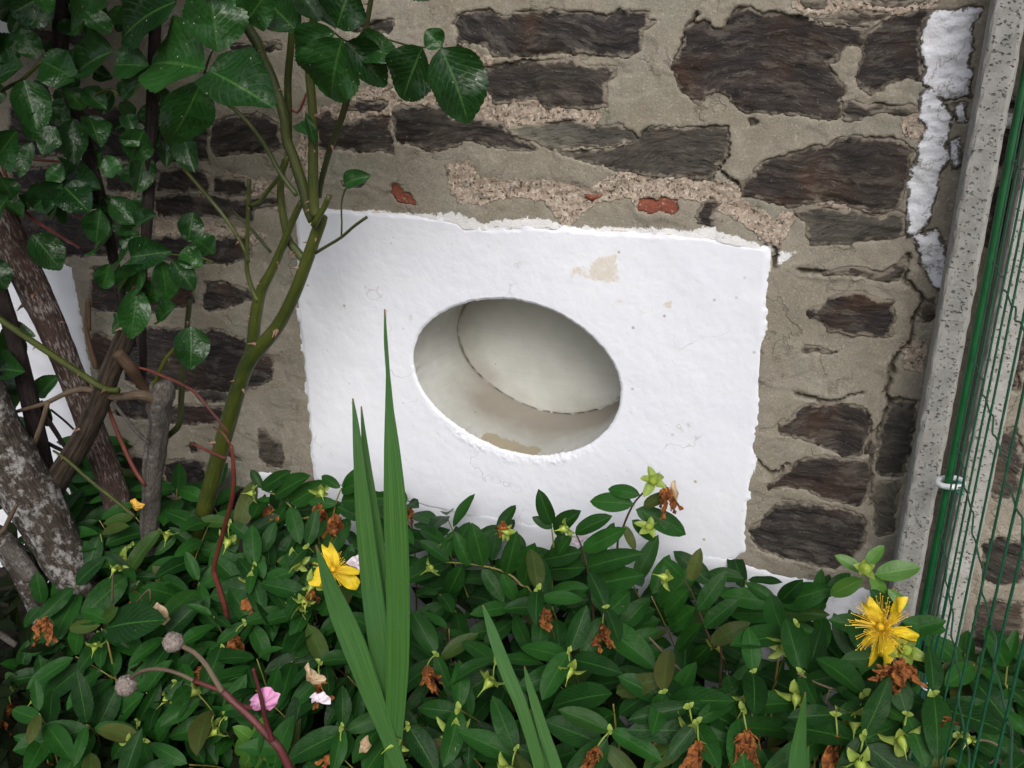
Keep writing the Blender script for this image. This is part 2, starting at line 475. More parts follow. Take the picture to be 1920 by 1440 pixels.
def m_cane(name, c0, c1, scar, rough=.42):
    k = NT(name)
    uvn = k.n('UVMap').outputs['UV']; p = k.n('NewGeometry').outputs['Position']
    c = k.mix(k.ramp(k.noise(p, 16, 4, .6), [(.35, 0.), (.7, 1.)]), c0, c1)
    st = k.noise(k.mapping(uvn, (420, 40, 1)), 1., 6, .65)
    c = k.mix(k.ramp(st, [(.60, 0.), (.68, .8)]), c, scar)
    c = k.mix(k.ramp(st, [(.36, .6), (.44, 0.)]), c, tuple(x * .5 for x in c0))
    c = k.mix(k.ramp(k.noise(p, 60, 5, .65), [(.6, 0.), (.75, .5)]), c, tuple(x * .45 for x in c0))
    return k.fin(c, rough, k.bump(st, .5, .003), .35)

def m_plain(name, c0, c1, scale, rough, spec=.4, bs=.3, bd=.002, trans=0.0, obj=False):
    k = NT(name)
    p = k.n('TexCoord').outputs['Object'] if obj else k.n('NewGeometry').outputs['Position']
    n = k.noise(p, scale, 6, .6)
    c = k.mix(k.ramp(n, [(.3, 0.), (.7, 1.)]), c0, c1)
    k.fin(c, rough, k.bump(n, bs, bd), spec)
    if trans > 0:
        tr = k.n('BsdfTranslucent'); k.l(c, tr.inputs['Color'])
        ms = k.n('MixShader'); ms.inputs[0].default_value = trans
        k.l(k.b.outputs[0], ms.inputs[1]); k.l(tr.outputs[0], ms.inputs[2]); k.l(ms.outputs[0], k.out.inputs['Surface'])
    return k.m

def m_iris():
    k = NT('iris_blade')
    uvn = k.n('UVMap').outputs['UV']; p = k.n('NewGeometry').outputs['Position']
    st = k.noise(k.mapping(uvn, (34, 3, 1)), 1., 4, .6)
    c = k.mix(k.ramp(st, [(.38, 0.), (.62, 1.)]), (.030, .105, .022), (.075, .19, .035))
    c = k.mix(k.ramp(k.noise(k.mapping(uvn, (110, 4, 1)), 1., 3, .6), [(.58, 0.), (.66, .45)]), c, (.02, .07, .018))
    c = k.mix(k.ramp(k.noise(p, 9, 3, .5), [(.4, 0.), (.7, .5)]), c, (.05, .15, .055))
    sep = k.n('SeparateXYZ'); k.l(uvn, sep.inputs[0])
    c = k.mix(k.ramp(sep.outputs[1], [(.965, 0.), (.985, .8)]), c, (.20, .11, .05))
    k.fin(c, .42, k.bump(st, .45, .003), .45)
    tr = k.n('BsdfTranslucent'); k.l(c, tr.inputs['Color'])
    ms = k.n('MixShader'); ms.inputs[0].default_value = .2
    k.l(k.b.outputs[0], ms.inputs[1]); k.l(tr.outputs[0], ms.inputs[2]); k.l(ms.outputs[0], k.out.inputs['Surface'])
    return k.m

M_SLATE, M_MORTAR, M_PLASTER, M_NICHE = m_slate(), m_mortar(), m_plaster(), m_niche()
M_PAINTED, M_BRICK, M_CONCRETE = m_painted_stone(), m_brick(), m_concrete()
M_ROSELEAF = m_leaf('rose_leaf', (.0042, .023, .006), (.016, .068, .013), (.05, .125, .027), .33, (.10, .17, .07), spots=.9, bumpy=.16, spec=.40)
M_HYPLEAF = m_leaf('ground_cover_leaf', (.0042, .024, .0046), (.014, .070, .0095), (.04, .13, .02), .48, (.05, .11, .035), spots=.12, bumpy=.10, spec=.16, tint=(.075, .075, .02))
M_BRIGHTLEAF = m_leaf('young_leaf', (.05, .14, .018), (.085, .21, .03), (.16, .29, .07), .42, (.10, .19, .06), bumpy=.06, spec=.4)
M_SEPAL = m_plain('pale_green_sepal', (.17, .26, .04), (.32, .40, .09), 2.0, .5, trans=.2, obj=True)
M_CAPSULE = m_plain('green_capsule', (.19, .29, .03), (.36, .44, .08), 3.0, .35, obj=True)
M_STALK = m_plain('sprig_stalk', (.13, .18, .03), (.20, .13, .05), 20, .5)
M_PETAL = m_plain('yellow_petal', (.80, .56, .012), (.90, .70, .05), 2.5, .5, trans=.25, obj=True)
M_STAMEN = m_plain('yellow_stamen', (.62, .36, .01), (.85, .56, .04), 300, .6)
M_WITHER = m_plain('withered_petal', (.075, .020, .008), (.42, .15, .032), 170, .8, bs=.8, bd=.003, trans=.1)
M_IRIS = m_iris()
M_BARKRED = m_bark('reddish_bark', (.028, .015, .012), (.11, .07, .06), (.30, .265, .25), (.50, .60), su=420, sv=70, lstretch=True)
M_BARKLICHEN = m_bark('lichen_bark', (.022, .016, .013), (.105, .085, .070), (.37, .36, .35), (.50, .60), su=380, sv=60)
M_BARKBROWN = m_bark('striped_bark', (.014, .009, .007), (.12, .09, .062), None, su=330, sv=16, bs=1.0)
M_BARKGREY = m_bark('grey_bark', (.055, .045, .040), (.20, .18, .16), (.30, .285, .27), (.54, .66), su=520, sv=130)
M_BARKDARK = m_bark('dark_bark', (.012, .008, .009), (.05, .036, .032), None, su=360, sv=40)
M_CANEGREEN = m_cane('green_cane', (.026, .040, .006), (.060, .072, .010), (.16, .125, .06))
M_CANEDARK = m_cane('dark_green_cane', (.020, .028, .009), (.045, .048, .014), (.10, .08, .05))
M_CANEBROWN = m_cane('brown_cane', (.035, .020, .011), (.085, .05, .028), (.13, .10, .065), .7)
M_CANERED = m_cane('red_twig', (.060, .014, .011), (.15, .036, .024), (.10, .05, .03), .45)
M_CANETAN = m_cane('tan_twig', (.07, .047, .030), (.14, .105, .07), (.22, .18, .13), .7)
M_CANEPURPLE = m_cane('purple_red_stem', (.060, .012, .015), (.12, .030, .030), (.2, .08, .06), .4)
M_THORN = m_plain('thorn', (.12, .05, .03), (.26, .17, .12), 120, .5)
M_SEEDHEAD = m_plain('dry_seed_head', (.16, .13, .115), (.34, .29, .26), 260, .9, bs=1.0, bd=.004)
M_PINK = m_plain('pink_petal', (.75, .22, .52), (.82, .55, .76), 50, .55, trans=.25)
M_PALEPINK = m_plain('pale_petal', (.80, .70, .80), (.86, .78, .85), 50, .55, trans=.2)
M_DRYLEAF = m_plain('dry_leaf', (.30, .20, .11), (.52, .41, .27), 70, .8, bs=.6)
M_YELLOWLEAF = m_plain('yellow_dry_leaf', (.45, .22, .02), (.62, .38, .06), 90, .7, bs=.6)
M_GREENPAINT = m_plain('green_coated_steel', (.004, .058, .016), (.009, .095, .026), 60, .35, .5, .15, .0005)
M_WIRE = m_plain('green_plastic_wire', (.004, .045, .020), (.012, .085, .042), 70, .45, .45, .4, .001)
M_WIRETEAL = m_plain('teal_plastic_wire', (.012, .09, .07), (.03, .15, .125), 60, .45, .45, .3, .001)
M_ZINC = m_plain('galvanised_steel', (.50, .52, .53), (.68, .70, .72), 90, .4, .6, .3, .001)
M_SOIL = m_plain('garden_soil', (.010, .007, .005), (.035, .026, .018), 22, .95, .2, 1.0, .02)
M_SHADELEAF = m_leaf('low_leaf_painted_shade', (.003, .009, .003), (.008, .014, .004), (.014, .024, .01), .7, (.006, .010, .004), spec=.08)  # leaf colour kept near black, deep shade of the foliage gaps painted in

# ------------------------------------------------------------------ ground
gx = np.concatenate([[-40, -10, -4], np.linspace(-2.4, 1.4, 96), [4, 10, 40]])
gy = np.concatenate([[-60, -15, -5], np.linspace(-2.2, 0.6, 72), [5, 15, 40]])
GX, GY = np.meshgrid(gx, gy, indexing='ij')
GZ = np.where((np.abs(GX) < 3) & (np.abs(GY) < 3), .018 * fbm(GX * 7, GY * 7, 5), 0)
gnd = link('ground', npmesh('ground', np.stack([GX, GY, GZ], -1).reshape(-1, 3), grid_quads(len(gx), len(gy))), M_SOIL)
gnd['kind'] = 'structure'

# ------------------------------------------------------------------ the stone wall
def px(pts, ox=0, oy=0, s=3.0, Y=0.0):
    return np.array([at(ox + x / s, oy + y / s, Y)[[0, 2]] for x, y in pts])

R2, R3, R1, R6, R9, R4 = (640, 0), (1280, 0), (0, 0), (1280, 480), (1280, 960), (0, 480)
STONES = [   # (origin, outline, weather)
 (R2, [(625,130),(650,80),(740,55),(850,60),(930,95),(1010,58),(1120,65),(1180,55),(1240,70),(1400,65),(1500,82),(1560,55),(1640,60),(1745,65),(1730,120),(1785,130),(1700,170),(1690,285),(1620,315),(1500,310),(1330,300),(1200,315),(1000,320),(850,318),(825,260),(760,245),(650,250),(655,180)], .15),
 (R2, [(780,385),(850,365),(960,350),(1050,335),(1200,345),(1310,330),(1340,365),(1440,370),(1545,370),(1545,430),(1490,480),(1495,560),(1510,600),(1400,615),(1280,610),(1130,605),(1100,565),(1040,560),(960,575),(880,590),(850,560),(820,480)], .45),
 (R2, [(-150,660),(-60,640),(0,690),(130,675),(215,655),(275,660),(290,800),(300,870),(200,850),(100,860),(0,845),(-120,850)], .1),
 (R2, [(290,620),(330,600),(480,600),(560,600),(640,660),(760,675),(900,690),(920,730),(1050,790),(1100,850),(980,850),(850,830),(730,790),(640,820),(560,850),(480,850),(400,820),(300,800)], .3),
 (R2, [(920,725),(1000,715),(1150,700),(1250,680),(1350,690),(1420,715),(1560,690),(1640,735),(1665,785),(1560,812),(1400,822),(1300,837),(1180,840),(1060,787)], .95),
 (R2, [(1672,770),(1740,710),(1920,720),(2100,712),(2180,712),(2180,780),(2160,880),(2110,940),(2080,1020),(1920,1000),(1800,985),(1700,980),(1550,960),(1450,930),(1310,892),(1190,855),(1310,850),(1420,836),(1570,826)], .8),
 (R2, [(30,580),(240,570),(250,590),(210,625),(100,625),(20,615)], 0),
 (R2, [(185,120),(290,105),(300,145),(270,185),(190,180),(60,195),(30,165),(110,140)], .5),
 (R2, [(0,1020),(60,1005),(130,1010),(140,1040),(100,1060),(0,1050)], 0),
 (R2, [(640,250),(690,280),(720,330),(690,340),(650,300)], .1),
 (R3, [(75,1220),(100,1150),(160,1130),(215,1140),(180,1190),(170,1270),(110,1250)], .2),
 (R3, [(-55,380),(-30,330),(0,240),(20,150),(60,130),(140,120),(175,160),(215,160),(260,90),(300,50),(380,45),(450,70),(530,60),(600,85),(690,90),(720,115),(850,146),(1000,144),(1048,142),(1008,180),(1008,230),(1000,280),(935,250),(890,290),(870,340),(820,360),(830,390),(870,420),(880,460),(910,490),(925,530),(890,560),(900,620),(880,670),(820,680),(700,650),(570,640),(450,635),(370,640),(300,600),(265,560),(240,535),(190,520),(130,530),(110,580),(80,580),(30,540),(0,515),(-40,480)], .12),
 (R3, [(700,95),(800,85),(900,65),(1050,65),(1165,60),(1160,90),(1060,125),(950,138),(850,130),(760,115)], .7),
 (R3, [(1065,150),(1170,95),(1250,75),(1395,60),(1360,130),(1340,160),(1335,300),(1355,340),(1350,410),(1340,450),(1270,440),(1200,460),(1130,500),(1060,540),(1020,510),(985,460),(975,430),(1010,320),(1000,290),(1015,230),(1020,180)], .1),
 (R3, [(890,600),(940,560),(1010,590),(1060,600),(1100,580),(1200,590),(1320,600),(1320,640),(1200,650),(1080,640),(1000,680),(920,685)], .8),
 (R3, [(335,1060),(330,1030),(395,980),(400,950),(470,900),(600,860),(700,830),(830,810),(870,775),(1000,770),(1150,770),(1250,800),(1310,840),(1280,900),(1270,1010),(1250,1090),(1220,1170),(1130,1200),(1050,1180),(950,1170),(850,1130),(700,1140),(600,1165),(550,1150),(480,1135),(400,1110),(345,1100)], .18),
 (R3, [(640,1190),(720,1160),(850,1180),(1000,1190),(1120,1210),(1210,1190),(1250,1210),(1255,1310),(1200,1340),(1100,1350),(950,1370),(800,1375),(720,1370),(690,1310),(690,1260)], .85),
 (R3, [(370,670),(430,680),(420,700),(375,710)], .1),
 (R3, [(640,0),(820,0),(800,40),(690,50)], 0),
 (R3, [(1040,0),(1380,0),(1360,20),(1160,35),(1060,30)], .4),
 (R6, [(790,105),(860,75),(960,60),(1040,75),(1120,90),(1200,40),(1260,0),(1270,60),(1240,120),(1190,150),(1100,145),(1000,120),(900,115)], .3),
 (R6, [(690,310),(740,300),(800,270),(840,230),(900,205),(1000,205),(1050,225),(1190,260),(1190,350),(1175,455),(1000,440),(820,425),(800,380),(770,350),(700,335)], .15),
 (R6, [(660,540),(690,500),(740,510),(830,530),(890,550),(800,550),(730,540),(690,555)], .2),
 (R6, [(535,935),(570,945),(610,910),(640,865),(690,835),(800,825),(920,830),(1000,850),(1060,900),(1060,960),(1050,1000),(1020,1050),(1000,1130),(920,1135),(850,1100),(760,1060),(690,1040),(600,1010),(560,1000)], .3),
 (R6, [(1062,985),(1090,990),(1080,1105),(1015,1125),(1035,1050)], .3),
 (R6, [(475,1290),(540,1230),(620,1180),(700,1130),(780,1120),(900,1140),(1050,1150),(1060,1250),(1050,1350),(990,1410),(900,1390),(800,1370),(700,1320),(600,1305),(490,1310)], .3),
 (R9, [(400,60),(450,40),(480,0),(560,-70),(700,-60),(800,-38),(900,-15),(1000,10),(1030,60),(1035,120),(1000,200),(950,270),(870,330),(800,320),(700,290),(560,260),(450,220),(395,170),(375,110)], .3),
 (R6, [(1150,880),(1190,830),(1320,815),(1310,900),(1280,1090),(1240,1240),(1110,1250),(1085,1200),(1105,1000)], .7),
 (R6, [(1080,1270),(1230,1260),(1200,1440),(1180,1560),(1090,1580),(1070,1400)], .75),
 (R6, [(1340,330),(1350,280),(1410,250),(1420,330),(1400,385),(1330,365)], .4),
 (R1, [(1190,690),(1300,650),(1450,640),(1580,700),(1590,830),(1480,860),(1300,870),(1220,880),(1180,800)], .4),
 (R1, [(770,650),(1080,640),(1170,670),(1175,900),(960,915),(770,905)], 0),
 (R1, [(60,600),(420,590),(735,620),(740,900),(420,880),(60,880)], 0),
 (R1, [(590,950),(760,925),(880,945),(880,1065),(700,1075),(585,1080)], .1),
 (R1, [(890,960),(1060,950),(1180,975),(1190,1075),(1020,1080),(890,1075)], .1),
 (R1, [(1200,1000),(1390,1010),(1410,1080),(1300,1105),(1200,1090)], .2),
 (R1, [(870,1110),(1060,1090),(1300,1110),(1590,1100),(1585,1150),(1440,1170),(1425,1240),(1300,1230),(1000,1215),(880,1215)], .1),
 (R1, [(60,1190),(300,1170),(560,1200),(720,1230),(780,1330),(640,1440),(400,1450),(60,1430)], 0),
 (R1, [(850,1330),(1040,1330),(1400,1340),(1430,1440),(1300,1490),(1050,1480),(860,1440)], .1),
 (R1, [(0,150),(330,160),(560,200),(560,265),(300,260),(0,300)], .1),
 (R1, [(960,120),(1110,110),(1120,250),(1000,250),(950,200)], .3),
 (R1, [(1270,240),(1400,250),(1560,230),(1580,275),(1460,310),(1300,300)], .3),
 (R1, [(60,960),(300,930),(540,950),(550,1090),(300,1110),(60,1100)], 0),
 (R4, [(1150,150),(1250,140),(1400,190),(1430,240),(1350,270),(1250,300),(1180,320),(1140,290)], .15),
 (R4, [(520,60),(640,70),(900,110),(1080,140),(1100,270),(900,320),(640,320),(500,300)], 0),
 (R4, [(510,450),(560,430),(640,460),(640,620),(560,650),(515,590)], .2),
 (R4, [(700,420),(860,400),(1000,410),(1130,430),(1200,400),(1380,460),(1540,590),(1530,690),(1450,740),(1300,770),(1100,760),(840,740),(700,700)], .1),
 (R4, [(640,790),(850,780),(850,920),(700,915),(640,900)], 0),
 (R4, [(920,850),(1080,830),(1250,850),(1260,930),(1100,950),(930,940)], .3),
 (R4, [(640,1130),(760,1120),(850,1140),(850,1440),(700,1440),(640,1300)], 0),
 (R4, [(920,1160),(1020,1140),(1150,1160),(1160,1300),(1050,1360),(925,1330)], 0),
 (R4, [(1450,980),(1480,960),(1520,1020),(1590,1060),(1600,1150),(1580,1200),(1500,1180),(1460,1130)], .5),
 (R4, [(1050,1070),(1100,1055),(1115,1100),(1060,1120)], 0),
 (R4, [(1170,1040),(1240,1060),(1350,1120),(1370,1160),(1300,1140),(1220,1085)], .1),
 (R4, [(1080,760),(1200,750),(1290,780),(1270,830),(1120,820)], .6),
 (R4, [(1480,1290),(1430,1440),(900,1500),(660,1480),(900,1400),(1200,1380),(1350,1310)], .1),
 # coursed rubble beyond the second post
 ((1840, 820), [(60,0),(190,-60),(240,120),(200,330),(60,330),(20,170)], .6),
 ((1840, 1000), [(0,60),(100,20),(240,40),(240,260),(110,300),(0,260)], .55),
 ((1840, 1110), [(-40,60),(80,30),(240,60),(240,330),(60,330),(-60,300)], .6),
 ((1840, 560), [(60,60),(240,0),(260,300),(200,520),(80,500),(30,250)], .5),
 ((1840, 180), [(40,0),(240,0),(260,300),(100,420),(0,380)], .1),
 ((1840, 330), [(60,30),(240,0),(260,400),(100,420),(0,380)], .1),
]
PAINTED = [
 (R3, [(1400,60),(1540,55),(1660,30),(1690,60),(1640,130),(1640,280),(1610,350),(1630,420),(1630,545),(1480,565),(1440,540),(1350,480),(1345,440),(1370,380),(1360,330),(1335,280),(1340,180)]),
 (R3, [(1350,510),(1400,490),(1450,545),(1490,600),(1520,650),(1510,770),(1480,820),(1515,890),(1450,970),(1450,1040),(1430,1110),(1400,1200),(1380,1260),(1340,1310),(1270,1330),(1260,1150),(1270,1000),(1310,870),(1340,780),(1370,740),(1330,650),(1330,590)]),
 (R3, [(1310,1325),(1345,1315),(1440,1290),(1460,1350),(1480,1420),(1500,1500),(1480,1600),(1440,1640),(1380,1550),(1325,1480)]),
 (R3, [(1510,580),(1600,570),(1600,690),(1540,700),(1525,640)]),
 (R3, [(1500,790),(1560,770),(1570,920),(1520,950),(1500,850)]),
 ((1840, 150), [(0,90),(160,70),(200,110),(60,130)]),
 ((1835, 195), [(0,90),(60,20),(200,30),(200,160),(60,150)]),
]
BRICKS = [
 (R2, [(270,1040),(310,1030),(350,1080),(400,1100),(415,1150),(380,1150),(320,1130),(280,1080)]),
 (R2, [(1355,1130),(1380,1105),(1460,1100),(1400,1130)]),
 (R2, [(1670,1190),(1680,1130),(1720,1110),(1890,1130),(1895,1170),(1870,1205),(1780,1190),(1740,1200)]),
]
COARSE = [
 ((0, 0), 1, [(835,310),(880,300),(905,335),(1040,340),(1110,352),(1130,335),(1170,320),(1400,345),(1390,370),(1440,400),(1450,460),(1420,440),(1380,410),(1330,385),(1290,375),(1240,370),(1200,395),(1180,370),(1110,385),(1090,400),(1080,415),(1055,425),(1040,400),(1020,375),(960,370),(900,385),(860,380),(840,350)]),
 ((0, 0), 1, [(700,160),(870,85),(925,110),(935,190),(1010,185),(1130,210),(1120,235),(950,240),(880,225),(740,215),(690,240),(640,225),(650,175)]),
 ((0, 0), 1, [(1690,215),(1722,215),(1735,262),(1690,255)]),
 ((0, 0), 1, [(1480,3),(1760,0),(1750,25),(1560,30),(1500,25)]),
 ((0, 0), 1, [(420,320),(530,345),(600,330),(610,280),(560,250),(550,330),(520,395),(430,380)]),
 ((0, 0), 1, [(260,405),(420,420),(500,440),(480,460),(330,450),(260,440)]),
 ((0, 0), 1, [(80,150),(130,160),(120,205),(85,205)]),
 ((0, 0), 1, [(190,375),(260,350),(270,380),(200,385)]),
 ((0, 0), 1, [(1490,385),(1560,380),(1700,400),(1700,412),(1560,398)]),
 ((0, 0), 1, [(1500,395),(1460,400),(1440,430),(1455,470),(1470,450)]),
 ((0, 0), 1, [(560,200),(660,195),(650,240),(580,240)]),
 ((0, 0), 1, [(1690,640),(1735,640),(1735,700),(1700,690)]),
]
PAINTM = [   # limewash smeared along the top of the white panel and beside it
 [(555,385),(600,385),(640,396),(700,393),(790,400),(850,396),(870,412),(960,425),(1030,410),(1070,425),(1180,425),(1290,430),(1330,420),(1350,432),(1440,458),(1455,470),(1500,470),(1460,500),(1450,480),(1300,460),(900,440),(560,400)],
 [(840,405),(860,395),(900,415),(1010,405),(1040,412),(1030,424),(900,428)],
]
CRACKS = [
 [(1705,480),(1697,523),(1730,553),(1737,567),(1713,597),(1707,640),(1673,680),(1677,697),(1663,733),(1670,760),(1650,800),(1640,830),(1633,897),(1630,950)],
 [(1670,760),(1690,750),(1715,752)], [(1437,462),(1447,500),(1455,470)], [(1418,862),(1432,880),(1447,888),(1475,870)],
 [(1195,640),(1200,642)], [(1265,130),(1290,50),(1310,25)], [(1500,505),(1530,512),(1548,514)], [(1497,739),(1540,752),(1580,750),(1620,735)],
 [(1368,240),(1365,290),(1345,320),(1390,350)], [(380,235),(385,290),(395,310)],
]
wall = thing('stone_wall', 'old brown slate rubble wall with smeared lime mortar and a white rendered round recess', 'wall', (0, 0, 0))

def warp(X, Z, s=1.0):
    return (X + s * (.0035 * fbm(X * 70, Z * 70, 21, 4, .6) + .0030 * fbm(X * 170, Z * 210, 23, 3, .7)),
            Z + s * (.0030 * fbm(X * 70, Z * 70, 31, 4, .6) + .0030 * fbm(X * 170, Z * 210, 33, 3, .7)))

stone_polys = [(px(p, *o), w, 'stone') for o, p, w in STONES]
paint_polys = [(px(p, *o), 0, 'painted') for o, p in PAINTED]
brick_polys = [(px(p, *o), 0, 'brick') for o, p in BRICKS]
ALLP = stone_polys + paint_polys + brick_polys

PANEL = px([(555,393),(640,393),(700,397),(780,401),(850,409),(870,422),(920,424),(1000,419),(1060,424),(1150,431),(1250,439),(1330,440),(1400,457),(1448,463),(1443,540),(1440,600),(1434,680),(1430,740),(1425,800),(1420,860),(1414,905),(1408,950),(1403,990),(1402,1035),(1385,1050),(1300,1075),(590,900),(583,850),(577,780),(568,700),(562,640),(555,560),(556,470)], s=1)
PLINTH = px([(483,880),(520,888),(545,900),(575,905),(600,900),(800,940),(1250,1020),(1385,1046),(1430,1062),(1500,1078),(1560,1090),(1660,1104),(1700,1200),(1500,1420),(400,1380),(470,1000)], s=1)
PANEL2 = px([(-260,440),(40,455),(120,492),(138,500),(150,580),(165,660),(175,700),(160,780),(140,860),(138,940),(140,1100),(-260,1120)], s=1)
PANEL3 = px([(-200,-150),(22,-60),(26,40),(26,96),(0,102),(-220,90)], s=1)

def axis(a, b, fine0, fine1, cs, fs):
    return np.concatenate([np.arange(a, fine0, cs), np.arange(fine0, fine1, fs), np.arange(fine1, b, cs)])
xs = np.concatenate([np.arange(-2.6, -1.35, .02), np.arange(-1.35, -.95, .0045), np.arange(-.95, .24, .0024), np.arange(.24, 1.4, .02)])
zs = np.concatenate([np.arange(-.05, .22, .02), np.arange(.22, 1.09, .0024), np.arange(1.09, 1.9, .03)])
XX, ZZ = np.meshgrid(xs, zs, indexing='ij')
WX, WZ = warp(XX, ZZ)
H = .0022 * fbm(XX * 13, ZZ * 13, 1, 4) + .0009 * fbm(XX * 60, ZZ * 60, 2, 4, .6)
# trowelled pads of mortar overlapping one another
for s_ in (41, 43):
    f_ = fbm(XX * 9 + 3 * s_, ZZ * 14, s_, 3)
    H += .0014 * sstep(-.03, .03, f_ + .05 * fbm(XX * 80, ZZ * 80, s_ + 5, 3))
coarse = np.zeros_like(XX); paint = np.zeros_like(XX); crack = np.zeros_like(XX)
def region(P, m=.03):
    ix = np.where((xs > P[:, 0].min() - m) & (xs < P[:, 0].max() + m))[0]
    iz = np.where((zs > P[:, 1].min() - m) & (zs < P[:, 1].max() + m))[0]
    return (slice(ix[0], ix[-1] + 1), slice(iz[0], iz[-1] + 1)) if len(ix) and len(iz) else None
for o_, s_, p_ in COARSE:
    P = px(p_, *o_, s=s_); sl_ = region(P)
    d = sdf(P, WX[sl_], WZ[sl_]); coarse[sl_] = np.maximum(coarse[sl_], sstep(.012, -.012, d))
for p_ in PAINTM:
    P = px(p_, s=1); sl_ = region(P)
    d = sdf(P, WX[sl_], WZ[sl_]); paint[sl_] = np.maximum(paint[sl_], sstep(.007, -.006, d))
H += coarse * (.0032 * fbm(XX * 150, ZZ * 150, 55, 3, .7) - .003)
for p_ in CRACKS:
    P = px(p_, s=1); sl_ = region(P)
    d = dpoly(P, WX[sl_] + .004 * fbm(XX[sl_] * 50, ZZ[sl_] * 50, 77), WZ[sl_])
    wdt = .0016 + .0016 * fbm(XX[sl_] * 20, ZZ[sl_] * 20, 78, 2)
    c_ = sstep(wdt + .0012, wdt - .001, d)
    H[sl_] -= .014 * c_; crack[sl_] = np.maximum(crack[sl_], c_)
for P, w_, kind in ALLP:
    sl_ = region(P)
    if sl_ is None: continue
    d = sdf(P, WX[sl_], WZ[sl_])
    lip = .0022 * sstep(.016, .002, d) * (vnoise(XX[sl_] * 40, ZZ[sl_] * 40, 91) > -.2)
    gap = sstep(.05, .5, fbm(XX[sl_] * 26, ZZ[sl_] * 26, 93, 3))
    H[sl_] += np.where(d > 0, lip * .25, 0)
    H[sl_] = np.where(d < .001, H[sl_] - .020 * sstep(.0002 + .0010 * gap, -.0030, d), H[sl_])
for P in (PANEL, PLINTH, PANEL2, PANEL3):
    sl_ = region(P)
    if sl_ is None: continue
    d = sdf(P, XX[sl_], ZZ[sl_])
    H[sl_] -= .02 * sstep(-.006, -.014, d)
dpan = np.full(XX.shape, 1e9); sl_ = region(PANEL); dpan[sl_] = sdf(PANEL, XX[sl_], ZZ[sl_])
keep = ~(dpan < -.025)
qm = keep[:-1, :-1] & keep[1:, :-1] & keep[1:, 1:] & keep[:-1, 1:]
V = np.stack([XX, -H, ZZ], -1).reshape(-1, 3)
Q = grid_quads(len(xs), len(zs), qm)
V, Q, a1, a2, a3 = compact(V, Q, coarse.ravel(), paint.ravel(), crack.ravel())
link('mortar', npmesh('mortar', V, Q, attrs={'coarse': a1, 'paint': a2, 'crack': a3}), M_MORTAR, wall)

def stone_mesh(P, seed, kind):
    c = P.mean(0)
    r_ = np.random.default_rng(seed)
    sx, sz = (.0036, .0018) if kind == 'stone' else (.0028, .0024)
    x = np.arange(P[:, 0].min() - .012, P[:, 0].max() + .012, sx)
    z = np.arange(P[:, 1].min() - .012, P[:, 1].max() + .012, sz)
    X, Z = np.meshgrid(x, z, indexing='ij')
    wx, wz = warp(X, Z)
    d = sdf(P, wx, wz)
    til = r_.uniform(-.06, .06)
    zt = Z + til * X + .006 * fbm(X * 9, Z * 9, seed + 3, 3)
    s0 = r_.uniform(-.0005, .0030)
    if kind == 'stone':
        rid = 1 - np.abs(fbm(X * 7, zt * 75, seed, 3, .55)) * 2
        st = np.floor(zt * 130 + 1.6 * fbm(X * 8, zt * 20, seed + 9, 3)) 
        step = (_h(st, np.zeros_like(st), np.zeros_like(st), seed) - .5) * .0034 * (.5 + .5 * vnoise(X * 14, st * 7.3, seed + 4))
        h = s0 + .0008 * rid + .6 * step + .0008 * fbm(X * 22, zt * 230, seed + 5, 3, .6) + .0040 * fbm(X * 13, Z * 18, seed + 8, 4)
    elif kind == 'painted':
        h = .004 + .004 * fbm(X * 25, Z * 60, seed, 4, .6) + .002 * fbm(X * 90, Z * 140, seed + 2, 3)
    else:
        h = .000 + .002 * fbm(X * 90, Z * 90, seed, 4)
    gap = sstep(.05, .5, fbm(X * 26, Z * 26, 93, 3))
    h = h - .004 * sstep(-.010, -.001, d) * gap - .016 * sstep(-.0012 * gap, .006, d)
    k_ = d < .007
    qm = k_[:-1, :-1] & k_[1:, :-1] & k_[1:, 1:] & k_[:-1, 1:]
    V = np.stack([X - c[0], -h, Z - c[1]], -1).reshape(-1, 3)
    Q = grid_quads(len(x), len(z), qm)
    edge = sstep(-.014, .002, d).ravel()
    V, Q, e = compact(V, Q, edge)
    return npmesh(kind, V, Q, attrs={'edge': e}), c

for i, (P, w_, kind) in enumerate(ALLP):
    me, c = stone_mesh(P, 100 + i * 7, kind)
    nm, mt = {'stone': ('stone', M_SLATE), 'painted': ('stone', M_PAINTED), 'brick': ('brick', M_BRICK)}[kind]
    o = link(nm, me, mt, wall, (c[0], 0, c[1]))
    if kind == 'stone': o['weather'] = float(w_)
    if kind == 'painted': o['label'] = 'quoin stone under flaking white paint'

# wall body behind the faced surface
def box_mesh(name, x0, x1, y0, y1, z0, z1):
    V = np.array([(x, y, z) for x in (x0, x1) for y in (y0, y1) for z in (z0, z1)])
    Q = np.array([(0, 1, 3, 2), (4, 6, 7, 5), (0, 4, 5, 1), (2, 3, 7, 6), (0, 2, 6, 4), (1, 5, 7, 3)])
    return npmesh(name, V, Q, smooth=False)
link('wall_core', box_mesh('wall_core', -2.6, 1.4, .16, .5, -.05, 1.9), M_MORTAR, wall)

